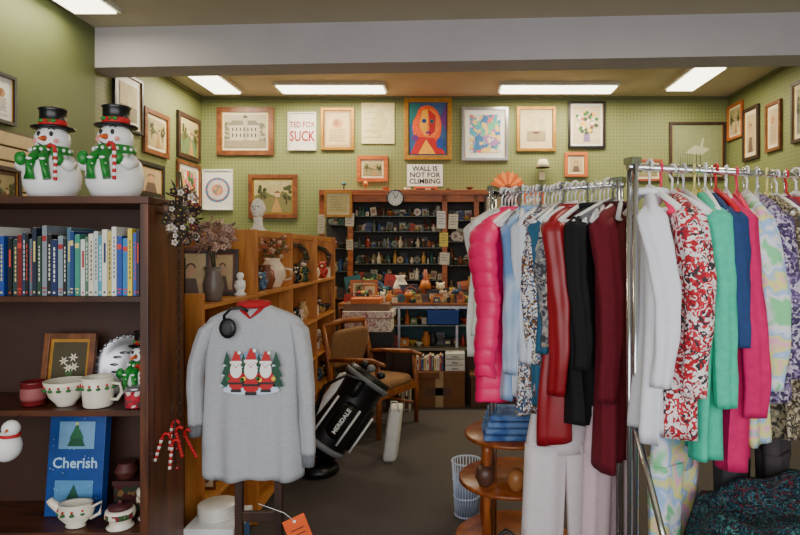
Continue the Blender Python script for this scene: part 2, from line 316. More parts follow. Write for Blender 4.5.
for i in range(9):
    a=math.radians(10+i*18)
    b.poly([(0,0),(.2*math.cos(a)*.9,.2*math.sin(a)*.9),(.22*math.cos(a+.15),.22*math.sin(a+.15)),(.2*math.cos(a+.31)*.9,.2*math.sin(a+.31)*.9)],.012+.002*(i%2),mat([(190,86,20),(226,130,50)][i%2]))
b.disc(0,0,.05,.05,.02,mat((120,60,30))); b.box((0,-.01,.01),(.3,.03,.02),hon); b.done('decorative_wall_fan')
b=B(wallM('b',(1.07,YB-.004,2.57))); b.box((0,-.06,.015),(.07,.1,.03),cream); b.M=TR(1.07,YB-.1,2.6); b.lathe((0,0,0),[(.09,0),(.05,.1),(.045,.1),(.085,0)],cream,16); b.done('wall_sconce_lamp')

# ---------- bookcase
BX0,BX1,BY0,BY1=-2.05,-1.126,2.2,2.5
b=B()
b.bx(BX1-.03,BX1,BY0,BY1,0,1.794,walnutV); b.bx(BX0,BX0+.03,BY0,BY1,0,1.794,walnutV)
b.bx(BX0-.005,BX1+.005,BY0-.008,BY1,1.77,1.797,walnut); b.bx(BX0,BX1,BY1-.01,BY1,0,1.77,mat((58,32,20)))
SH=[1.43,1.01,.56,.1]
for z in SH: b.bx(BX0+.03,BX1-.03,BY0+.004,BY1-.01,z-.022,z,walnut)
b.done('walnut_bookcase',.002)
def books(name,x0,x1,y,z,specs,dep=.17):
    b=B(); x=x0; i=0; rb=random.Random(name+str(x0))
    while x<x1-.008:
        c,w,h=specs[i%len(specs)]; w=min(w,x1-x); m=mat(c,.45); oy=rb.uniform(0,.012)
        b.bx(x,x+w-.0012,y+oy,y+dep,z,z+h,m); b.bx(x+.003,x+w-.004,y+oy+.003,y+dep+.001,z+h,z+h+.001,cream)
        lm=mat(rb.choice([(220,200,120),(235,232,220),(200,60,50)]) if sum(c)<420 else rb.choice([(40,50,90),(60,60,60),(160,40,40)]))
        k=rb.random()
        if k<.55:
            zz=z+h*.25
            while zz<z+h*.85:
                l_=rb.uniform(.006,.016); b.bx(x+w*.38,x+w*.62,y+oy-.0006,y+oy,zz,zz+l_,lm); zz+=l_+.005
        elif k<.8: b.bx(x+.001,x+w-.003,y+oy-.0006,y+oy,z+h*.78,z+h*.86,lm); b.bx(x+.001,x+w-.003,y+oy-.0006,y+oy,z+h*.1,z+h*.12,lm)
        else: b.bx(x+w*.3,x+w*.7,y+oy-.0006,y+oy,z+h*.5,z+h*.8,lm)
        b.bx(x+w*.3,x+w*.65,y+oy-.0006,y+oy,z+h*.04,z+h*.07,lm)
        x+=w; i+=1
    return b.done(name)
cl=[(16,18,26),(40,60,60),(120,24,26),(40,54,90),(20,20,24),(90,110,120),(30,40,60),(44,74,50),(130,140,150),(26,24,30),(24,40,90),(130,150,160),(30,30,34),(70,110,130),(20,60,120),(60,140,120),(214,214,206),(80,110,90),(220,214,190),(196,206,200),(70,150,170),(226,222,206),(200,180,90),(224,224,218),(30,70,150),(40,120,180),(225,200,60),(20,90,180),(30,30,60)]
sp=[(c,R.uniform(.013,.022),R.uniform(.205,.262)) for c in cl]
books('shelf_books',-1.655,-1.162,2.215,1.4305,sp)
books('shelf_books',-2.01,-1.66,2.215,1.4305,sp[5:])
# ---------- snowmen
def snowman(name,x,y,z,s,face=0):
    b=B(TR(x,y,z,face)@Matrix.Diagonal((s*.9,s*.9,s,1))); w=mat((244,244,242),.3,0,.02); g=mat((30,130,46),.4)
    b.lathe((0,0,0),[(.05,0),(.085,.008),(.105,.05),(.108,.09),(.095,.135),(.07,.165),(.045,.18)],w,28)
    b.sph((0,0,.222),(.068,.064,.058),w,20,12)
    b.torus((0,0,.178),.058,.02,g,'z',24,10)
    for k,(px,pw) in enumerate([(-.02,.034),(.018,.03)]):
        b.tube([(px,-.07,.178),(px-.005,-.092,.15),(px-.008+.02*k,-.11,.11),(px-.01+.03*k,-.112,.065)],[.014,.021,.024,.028],g,8,True,.5)
        for q in range(4): b.sph((px-.008+.012*k+.006*q*k,-.118,.14-.022*q),(.014,.006,.005),w,6,4)
    for i in range(9):
        a=-pi*.95+i*pi*.11; b.sph((.079*math.cos(a),.079*math.sin(a),.18),.007,w,6,4)
    for sg in(-1,1):
        b.tube([(sg*.07,-.01,.15),(sg*.092,-.03,.13),(sg*.092,-.06,.12),(sg*.075,-.09,.135)],[.02,.024,.022,.016],w,10)
        b.sph((sg*.072,-.095,.142),(.022,.02,.026),g,10,6); b.sph((sg*.058,-.105,.158),.009,g,8,5)
    for i in range(4): b.tube([(.074,-.12,.06+i*.025),(.074,-.12,.0725+i*.025)],.0075,mat(RED),8); b.tube([(.074,-.12,.0725+i*.025),(.074,-.12,.085+i*.025)],.0075,w,8)
    b.tube([(.074,-.12,.16),(.07,-.12,.185),(.055,-.12,.19),(.046,-.12,.178)],.0075,mat(RED),8)
    b.tube([(0,-.06,.222),(0,-.105,.216)],[.012,.003],mat((236,100,10)),10)
    for sg in(-1,1): b.sph((sg*.024,-.057,.24),(.008,.006,.01),black,8,6); b.sph((sg*.04,-.052,.215),(.011,.005,.009),mat((235,140,140)),8,5); b.tube([(sg*.014,-.06,.257),(sg*.026,-.058,.262),(sg*.036,-.05,.257)],.002,black,5)
    b.tube([(-.026,-.058,.205),(-.013,-.063,.197),(.0,-.064,.194),(.013,-.063,.197),(.026,-.058,.205)],.0025,black,6)
    b.lathe((0,.005,.262),[(.05,0),(.08,.004),(.082,.01),(.056,.014),(.05,.018),(.05,.072),(.056,.078),(.052,.082)],mat((16,16,20),.3),26)
    b.lathe((0,.005,.279),[(.0515,0),(.0525,.003),(.0525,.017),(.0515,.02)],mat(RED),26)
    for a in(-2.0,-1.5,-1.1): b.sph((.054*math.cos(a),.005+.054*math.sin(a),.292),(.012,.006,.007),g,8,5)
    b.sph((.054*math.cos(-1.5),-.056,.29),.006,mat(RED),8,5)
    return b.done(name)
snowman('snowman_figurine',-1.563,2.33,1.797,1.02,6); snowman('snowman_figurine',-1.318,2.33,1.797,1.05,-4)
def frame_stand(name,x,y,z,w,h,fm,inner,fn,tilt=-8,rz=0,fw=.022,mm=None):
    b=B(TR(x,y,z,rz)@Matrix.Rotation(math.radians(90+tilt),4,'X'))
    for sg in(-1,1): b.box((sg*(w-fw)/2,h/2,0),(fw,h,.02),fm); b.box((0,h/2+sg*(h-fw)/2,0),(w-2*fw,fw,.02),fm)
    b.box((0,h/2,-.004),(w-fw,h-fw,.006),mm or inner)
    b.M=b.M@Matrix.Translation((0,h/2,0)); b.quad(-w/2+fw*1.6,-h/2+fw*1.6,w/2-fw*1.6,h/2-fw*1.6,.0,inner); fn(b,w/2-fw*1.6,h/2-fw*1.6,.002); b.done(name,.0015)
def a_lily(b,w,h,z):
    for (x,y) in [(-.3,.2),(.25,.35),(0,-.1),(.35,-.05)]:
        for i in range(6):
            a=i*pi/3; b.poly([(w*x,h*y),(w*x+w*.12*math.cos(a-.4),h*y+w*.12*math.sin(a-.4)),(w*x+w*.3*math.cos(a),h*y+w*.3*math.sin(a)),(w*x+w*.12*math.cos(a+.4),h*y+w*.12*math.sin(a+.4))],z+.0003*i,mat((238,234,216)))
        b.disc(w*x,h*y,w*.05,w*.05,z+.003,mat((220,160,50)),8)
    b.poly([(-w*.1,-h*.9),(w*.15,-h*.9),(w*.3,0),(-w*.2,0)],z-.001,mat((70,100,50)))
frame_stand('framed_lily_picture',-1.545,2.38,1.012,.205,.255,brownf,mat((70,60,34)),a_lily,-9,0,.022,gold)
b=B(TR(-1.345,2.43,1.012)@Matrix.Rotation(math.radians(78),4,'X')@Matrix.Translation((0,.122,0)))
b.lathe((0,0,0),[(.01,.0),(.08,.0),(.088,.006),(.112,.012),(.12,.014),(.12,.009),(.085,.0),(.02,-.004)],silver,40)
for i in range(26): a=2*pi*i/26; b.sph((.116*math.cos(a),.116*math.sin(a),.014),.008,silver,8,5)
for i in range(10): a=2*pi*i/10; b.sph((.05*math.cos(a),.05*math.sin(a),.003),(.018,.006,.002),mat((120,120,124),.3,.7),8,4)
b.done('silver_tray')
snowman('snowman_figurine',-1.235,2.38,1.012,.78,-10)
b=B(); b.lathe((-1.60,2.28,1.012),[(.034,0),(.04,.004),(.043,.085),(.044,.09),(.038,.09),(.036,.07),(.0,.069)],mat((110,30,34),.15,0,.2),20); b.lathe((-1.6,2.28,1.013),[(.041,.02),(.0445,.03),(.0445,.06),(.041,.07)],mat((150,80,80)),20); b.done('jar_candle')
def holly(b,c,r,z,n=12,sy=1):
    for i in range(n):
        a=2*pi*i/n; x,y=c[0]+r*math.cos(a),c[1]+r*math.sin(a)
        b.sph((x,y,z),(.009,.009,.006),mat((40,110,50)),6,4); b.sph((x,y,z+.011),.005,mat(RED),6,4)
cer=mat((236,228,208),.25)
b=B(); c=(-1.475,2.275); b.lathe((c[0],c[1],1.012),[(.03,0),(.034,.01),(.055,.035),(.071,.08),(.075,.095),(.07,.095),(.05,.04),(.0,.02)],cer,28); holly(b,c,.07,1.078,14); b.done('ceramic_bowl')
b=B(); c=(-1.345,2.262); b.lathe((c[0],c[1],1.012),[(.045,0),(.05,.006),(.054,.06),(.056,.11),(.053,.112),(.049,.1),(.045,.02),(.0,.015)],cer,28)
b.tube([(c[0]+.05,c[1],1.1),(c[0]+.085,c[1]-.005,1.098),(c[0]+.092,c[1]-.005,1.065),(c[0]+.075,c[1]-.005,1.04),(c[0]+.05,c[1],1.038)],.0065,cer,8)
holly(b,c,.0555,1.085,12); b.done('ceramic_mug')
b=B(); b.lathe((-1.20,2.255,1.012),[(.034,0),(.036,.003),(.036,.06),(.032,.063),(.0,.063)],pattern([(180,30,50),(220,200,190),(150,20,40),(90,60,60)],60),20); b.lathe((-1.20,2.255,1.075),[(.036,0),(.036,.012),(.0,.014)],silver,20); b.done('candle_tin')
b=B(TR(-1.49,2.335,.562)@Matrix.Rotation(math.radians(90-6),4,'X')@Matrix.Translation((0,.197,0)))
bl=mat((16,66,140),.4,0,.12,30); b.box((0,0,-.02),(.22,.394,.04),bl)
b.quad(-.07,.06,.07,.165,.002,mat((110,160,200))); b.poly([(-.035,.07),(.035,.07),(0,.155)],.004,mat((20,80,50))); b.poly([(-.028,.1),(.028,.1),(0,.16)],.0045,mat((30,100,60))); b.disc(0,.157,.006,.006,.005,mat((240,220,100)),6)
b.text('Cherish',0,.005,.003,.056,mat((170,206,236)))
b.quad(-.075,-.165,.075,-.06,.002,mat((80,140,190))); b.poly([(-.035,-.15),(.035,-.15),(0,-.075)],.004,mat((20,80,60)))
for i in range(24): b.disc(R.uniform(-.1,.1),R.uniform(-.18,.18),.0022,.0022,.0055,mat((170,200,225)),5)
b.done('blue_ornament_box',.002)
b=B(); c=(-1.425,2.255,.562); b.lathe(c,[(.03,0),(.034,.004),(.03,.012),(.055,.04),(.062,.065),(.052,.085),(.056,.09),(.048,.086),(.0,.05)],cer,24,1.1,.8)
b.tube([(c[0]+.055,c[1],c[2]+.07),(c[0]+.1,c[1],c[2]+.095),(c[0]+.09,c[1],c[2]+.05),(c[0]+.055,c[1],c[2]+.03)],.006,cer,8)
b.tube([(c[0]-.05,c[1],c[2]+.06),(c[0]-.09,c[1],c[2]+.088),(c[0]-.1,c[1],c[2]+.1)],[.02,.014,.012],cer,10); holly(b,c,.055,c[2]+.06,10); b.done('ceramic_gravy_boat')
b=B(); cp=pattern([(120,24,34),(220,210,190),(50,80,40),(220,206,180)],60)
for i,(x,y,h,r) in enumerate([(-1.255,2.25,.07,.05),(-1.185,2.33,.12,.045)]):
    b.lathe((x,y,.562),[(r*.9,0),(r*.95,.006),(r*.7,.012),(r*.8,h*.5),(r,h*.55),(r*1.02,h*.95),(r*.9,h),(.0,h)],cer,20); b.lathe((x,y,.562+h*.55),[(r*1.01,0),(r*1.05,.005),(r*1.05,h*.25),(r*1.01,h*.3)],cp,20)
    b.lathe((x,y,.562+h),[(r*.8,0),(r*.85,.012),(.0,.02)],mat((70,20,26)),16); b.sph((x,y,.562+h+.025),.01,mat((70,20,26)),8,5)
b.done('ceramic_candy_dishes')
b=B(); b.bx(-1.36,-1.17,2.39,2.485,.562,.66,pattern([(70,16,20),(40,50,30),(120,90,50),(60,20,24)],40)); b.bx(-1.365,-1.165,2.385,2.487,.66,.68,mat((60,20,22))); b.lathe((-1.33,2.43,.68),[(.03,0),(.045,.03),(.03,.06),(.035,.065),(.0,.06)],mat((80,36,30)),16); b.done('gift_tin',.002)
b=B(); b.tube([(-1.585,2.19,1.0),(-1.585,2.16,.99),(-1.585,2.155,.95)],.0015,black,5)
b.sph((-1.6,2.14,.90),(.05,.045,.055),mat((240,240,238),.4),18,10); b.sph((-1.58,2.135,.965),(.03,.028,.03),mat((240,240,238),.4),14,8); b.tube([(-1.575,2.11,.965),(-1.57,2.09,.962)],[.006,.001],mat((236,110,20)),8); b.torus((-1.585,2.137,.94),.028,.006,mat(RED),'z',16,6); b.done('hanging_snowman_ornament')
def bouquet(name,c,r,cols,n=70,stem=None,seed=1,pot=None):
    rr=random.Random(seed); b=B()
    for i in range(n):
        v=Vector((rr.gauss(0,1),rr.gauss(0,1),rr.gauss(0,1))).normalized(); q=rr.random()**.4
        p=Vector(c)+Vector((v.x*r[0]*q,v.y*r[1]*q,v.z*r[2]*q)); m=mat(rr.choice(cols),.8,0,.25,80)
        if i%3==0:
            d=v*.04+Vector((rr.uniform(-.015,.015),rr.uniform(-.015,.015),rr.uniform(-.02,.02))); s2=v.cross(Vector((0,.3,1)))*.012
            b.add([p,p+d*.5+s2,p+d,p+d*.5-s2],[(0,1,2,3)],m)
        else:
            k=rr.uniform(.006,.011)
            for a in range(5): b.sph((p.x+k*math.cos(a*1.257),p.y-k*.3,p.z+k*math.sin(a*1.257)),(k*.62,k*.35,k*.62),m,6,4)
            b.sph((p.x,p.y-k*.5,p.z),k*.4,mat((170,140,70)),5,4)
    if stem:
        for i in range(6): b.tube([(c[0]+rr.uniform(-.3,.3)*r[0],c[1],c[2]),(stem[0]+rr.uniform(-.01,.01),stem[1],stem[2])],.003,mat((70,70,40)),5)
    if pot: b.lathe(pot[0],pot[1],pot[2],20)
    return b.done(name)
bouquet('hanging_dried_bouquet',(-1.045,2.3,1.73),(.065,.055,.12),[(50,34,30),(110,84,76),(44,54,36),(96,30,34),(150,130,110),(34,28,26),(40,30,26),(200,190,180)],150,(-1.06,2.3,1.9),3)
b=B()
for i in range(34): b.torus((-1.072,2.33,1.62-i*.022),.008,.0018,mat((40,36,34),.4,.6),'x' if i%2 else 'y',8,4)
b.done('metal_chain')
# cluster of candy-cane ornaments hanging on the bookcase side
b=B()
for i,(dx,dy,dz,tl) in enumerate([(0,0,0,.1),(.03,-.03,-.02,-.25),(-.012,-.05,-.03,.3),(.045,.01,-.045,-.5),(.02,-.04,-.06,.1)]):
    q=Matrix.Rotation(tl,3,'Y'); o=Vector((-1.085+dx,2.3+dy,.93+dz)); P_=[o+q@Vector((0,0,-.012*k)) for k in range(9)]
    for k in range(8): b.tube([P_[k],P_[k+1]],.006,mat([(176,14,20),(226,216,206)][(k//1)%2 if i%2==0 else 0]),7)
    b.tube([P_[0],o+q@Vector((.006,0,.014)),o+q@Vector((.02,0,.018)),o+q@Vector((.028,0,.006))],.006,mat((176,14,20)),7)
b.tube([(-1.085,2.3,1.02),(-1.08,2.29,.95)],.002,mat((60,30,24)),5); b.tube([(-1.07,2.29,.95),(-1.065,2.28,.78)],.003,mat((50,30,24)),5)
for i in range(5): b.sph((-1.07+.012*math.cos(i*2),2.285,.77+.025*i),.009,mat((110,20,24),.25),10,6)
b.done('candy_cane_ornaments')

# ---------- oak shelving along aisle
b=B(); X0,X1=-1.49,-1.15; ys=[2.75,3.5,4.25,5.0,5.75]
for i,y in enumerate(ys): b.bx(X0,X1,y-.012,y+.012,0,1.4 if i==0 else 1.72,oak)
for z in (.08,.42,.72,1.03,1.345):
    for i in range(4): b.bx(X0+.01,X1,ys[i]+.012,ys[i+1]-.012,z-.02,z,oakH)
b.bx(X0-.008,X0+.008,2.75,5.75,0,1.7,oak); b.bx(X1-.05,X1-.03,3.5,5.75,1.68,1.72,oakH)
b.done('oak_display_shelving',.002)
def sc2(c): return (min(255,int(c[0]*.6+40)),min(255,int(c[1]*.5+20)),min(255,int(c[2]*.5+20)))
def knick(name,items):
    b=B()
    for (k,x,y,z,s,c) in items:
        m=mat(c,.4); dk_=mat(sc2(c),.5)
        if k=='v': b.lathe((x,y,z),[(.5*s,0),(.55*s,.1*s),(.85*s,.9*s),(.6*s,1.6*s),(.35*s,2.0*s),(.5*s,2.3*s),(.4*s,2.3*s),(.0,1.9*s)],m,16)
        elif k=='b': b.lathe((x,y,z),[(.5*s,0),(.52*s,.1*s),(.52*s,1.7*s),(.2*s,2.2*s),(.18*s,3*s),(.0,3.02*s)],m,14)
        elif k=='w': b.lathe((x,y,z),[(.4*s,0),(.45*s,.1*s),(.9*s,.7*s),(1.1*s,1.1*s),(1.0*s,1.1*s),(.0,.4*s)],m,16)
        elif k=='x': b.box((x,y,z+s*.7),(1.6*s,1.1*s,1.4*s),m,Matrix.Rotation(R.uniform(-.3,.3),3,'Z')); b.box((x,y,z+s*1.45),(1.7*s,1.2*s,.12*s),dk_); b.box((x,y-.6*s,z+s*.75),(.9*s,.04*s,.6*s),cream)
        elif k=='f':
            b.lathe((x,y,z),[(.5*s,0),(.6*s,.1*s),(.45*s,.6*s),(.5*s,1.3*s),(.2*s,1.7*s)],m,12); b.sph((x,y,z+2*s),.38*s,mat((226,200,180)),10,6); b.sph((x,y+.05*s,z+2.12*s),(.42*s,.4*s,.34*s),dk_,10,6)
            for sg in(-1,1): b.tube([(x+sg*.35*s,y,z+1.5*s),(x+sg*.7*s,y-.2*s,z+1.1*s),(x+sg*.4*s,y-.5*s,z+.9*s)],.13*s,m,6)
        elif k=='t':
            b.sph((x,y,z+.75*s),(.7*s,.6*s,.75*s),m,12,8); b.sph((x,y-.05*s,z+1.75*s),(.55*s,.5*s,.5*s),m,12,8); b.sph((x,y-.5*s,z+1.65*s),(.22*s,.18*s,.18*s),cream,8,5)
            for sg in(-1,1): b.sph((x+sg*.42*s,y,z+2.15*s),.2*s,m,8,5); b.sph((x+sg*.4*s,y-.55*s,z+.28*s),(.25*s,.4*s,.25*s),m,8,5); b.sph((x+sg*.65*s,y-.3*s,z+1.0*s),(.2*s,.3*s,.35*s),m,8,5); b.sph((x+sg*.2*s,y-.5*s,z+1.88*s),.06*s,black,6,4)
        elif k=='p':
            b.box((x,y,z+s),(1.5*s,.15*s,2*s),m); b.box((x,y-.09*s,z+s),(1.1*s,.06*s,1.5*s),cream); b.sph((x,y-.12*s,z+s),(.3*s,.04*s,.45*s),mat((150,110,90)),8,5)
        elif k=='c':
            q=Matrix.Rotation(-.15,3,'X')@Matrix.Rotation(R.uniform(-.2,.2),3,'Y')
            b.box((x,y,z+1.15*s),(1.5*s,.05*s,2.2*s),m,q); b.box((x,y-.08*s,z+1.2*s),(1.0*s,.04*s,1.0*s),dk_,q)
        elif k=='l':
            b.M=TR(x,y,z+s)@Matrix.Rotation(math.radians(78),4,'X'); b.lathe((0,0,0),[(.5*s,0),(.6*s,.02*s),(1.0*s,.12*s),(.98*s,.16*s),(.6*s,.07*s),(0,.06*s)],m,18); b.disc(0,0,.4*s,.4*s,.08*s,dk_,12); b.M=Matrix()
        elif k=='k':
            b.lathe((x,y,z),[(.7*s,0),(.95*s,.8*s),(1.0*s,.9*s),(.85*s,.85*s),(0,.5*s)],m,14); b.tube([(x-.9*s,y,z+.85*s),(x-.7*s,y,z+1.6*s),(x,y,z+1.95*s),(x+.7*s,y,z+1.6*s),(x+.9*s,y,z+.85*s)],.07*s,dk_,6)
            for q in(-.4,0,.4): b.sph((x+q*s,y-.1*s,z+1.0*s),.3*s,mat([(190,60,50),(220,180,80),(90,120,70)][int(q*2.5)+1]),8,5)
        elif k=='o':
            b.lathe((x,y,z),[(.5*s,0),(.5*s,.1*s),(.12*s,.3*s),(.25*s,.8*s),(.1*s,1.4*s),(.1*s,1.7*s)],dk_,12); b.lathe((x,y,z+1.6*s),[(.75*s,0),(.4*s,.9*s),(.0,.9*s)],m,14)
    return b.done(name)
cols=[(236,226,206),(190,150,100),(60,50,44),(180,50,40),(80,110,140),(200,160,60),(40,70,50),(226,200,180),(120,64,40),(150,150,150),(30,30,34),(206,110,46)]
def scatter(x0,x1,y0,y1,z,n,s0,s1,kinds='vbwxfp',cs=cols):
    o=[]
    for i in range(n):
        lx=abs(x1-x0)>abs(y1-y0)
        o.append((R.choice(kinds),x0+(x1-x0)*(i+.5)/n+R.uniform(-.01,.01) if lx else R.uniform(x0,x1),
                  R.uniform(y0,y1) if lx else y0+(y1-y0)*(i+.5)/n,z,R.uniform(s0,s1),R.choice(cs)))
    return o
it=[]
for i in range(4):
    for z in (.42,.72,1.03):
        it+=scatter(-1.26,-1.22,ys[i]+.08,ys[i+1]-.08,z+.001,7,.04,.065,'vwxftptko'); it+=scatter(-1.41,-1.38,ys[i]+.08,ys[i+1]-.08,z+.001,5,.06,.09,'vxtplb')
    if i>=1: it+=scatter(-1.24,-1.20,ys[i]+.1,ys[i+1]-.1,1.346,4,.05,.075,'vftxtk')
    it+=scatter(-1.41,-1.38,ys[i]+.1,ys[i+1]-.1,1.346,4,.07,.11,'pxvtl',[(60,44,34),(90,60,40),(140,110,80),(40,34,30),(110,90,80)])
knick('shelf_knickknacks',it)
b=B()
for x,y in ((-1.23,3.05),(-1.2,3.35)):
    c=(x,y,1.346); b.lathe(c,[(.03,0),(.034,.01),(.02,.02),(.03,.05),(.028,.08),(.012,.09)],white,14); b.sph((x,y,1.455),.022,white,10,6); b.sph((x,y-.02,1.4),(.03,.012,.02),white,8,5)
b.done('porcelain_figurines')
frame_stand('oval_photo_frame',-1.3,3.35,1.346,.17,.26,dkwood,mat((150,110,80)),a_port,-8,15,.02,brownf)
frame_stand('small_photo_frame',-1.3,2.95,1.346,.2,.27,brownf,mat((110,90,70)),a_port,-8,20,.02,dkwood)
b=B(); c=(-1.24,4.08,1.346); b.lathe(c,[(.05,0),(.055,.01),(.09,.08),(.085,.13),(.05,.18),(.055,.2),(.045,.19),(0,.15)],mat((232,206,180),.25),22)
b.tube([(c[0]+.08,c[1],c[2]+.13),(c[0]+.13,c[1],c[2]+.12),(c[0]+.12,c[1],c[2]+.06),(c[0]+.08,c[1],c[2]+.05)],.009,mat((232,206,180),.25),8); b.sph((c[0],c[1]-.082,c[2]+.09),(.04,.012,.04),mat((196,80,80)),10,6); b.sph((c[0]-.03,c[1]-.078,c[2]+.06),(.02,.012,.015),mat((70,110,60)),8,5); b.done('floral_pitcher')
bouquet('dried_flower_arrangement',(-1.24,4.08,1.62),(.11,.07,.09),[(200,110,90),(226,190,160),(120,80,60),(90,90,50)],100,(-1.24,4.08,1.5),9)
bouquet('dried_hydrangea_vase',(-1.2,2.98,1.67),(.105,.08,.08),[(180,136,120),(206,170,150),(140,106,90),(190,160,150)],200,(-1.2,2.98,1.5),5,((-1.2,2.98,1.346),[(.035,0),(.04,.01),(.05,.08),(.035,.14),(.045,.17),(.03,.16),(0,.1)],mat((110,96,88),.4)))
def wreath(name,c,r,seed,ax='y'):
    rr=random.Random(seed); b=B(); b.torus(c,r,.018,mat((60,44,30)),ax,24,6)
    for i in range(70):
        a=rr.random()*2*pi; p=Vector((c[0]+(r+rr.uniform(-.02,.02))*math.cos(a),c[1]-rr.uniform(0,.02),c[2]+(r+rr.uniform(-.02,.02))*math.sin(a)))
        b.sph(p,(.016,.008,.012),mat(rr.choice([(60,50,36),(90,40,36),(50,70,40),(120,90,60)])),6,4)
    b.done(name)
wreath('dried_wreath',(-1.3,5.715,1.52),.1,4); wreath('dried_wreath',(-1.32,4.965,1.55),.09,6)
b=B(TR(-1.28,3.9,1.72)); m=mat((236,228,214),.5)
b.box((.0,0,-.006),(.14,.14,.012),oakH)
b.lathe((0,0,0),[(.05,0),(.052,.01),(.032,.03),(.027,.07),(.03,.09)],m,18); b.sph((0,0,.15),(.044,.056,.066),m,18,12); b.sph((0,-.04,.115),(.022,.02,.022),m,10,6); b.tube([(0,-.053,.165),(0,-.07,.145),(0,-.055,.138)],[.005,.008,.005],m,8)
for sg in(-1,1): b.sph((sg*.018,-.049,.16),(.009,.005,.005),mat((120,110,100)),8,5); b.sph((sg*.044,.005,.15),(.006,.012,.018),m,8,5)
b.sph((0,-.055,.118),(.012,.006,.004),mat((190,120,110)),8,5); b.done('mannequin_head')
b=B(); b.bx(-1.12,-.93,2.5,2.72,0,.40,mat((60,100,150))); b.bx(-1.13,-.92,2.49,2.73,.40,.44,mat((225,225,225))); b.done('storage_box',.003)
b=B()
for k in range(5): b.lathe((-1.03,2.61,.442+k*.012),[(.05,0),(.085,.008),(.083,.01),(.0,.004)],mat((226,222,214),.3),24)
b.done('plate_stack')

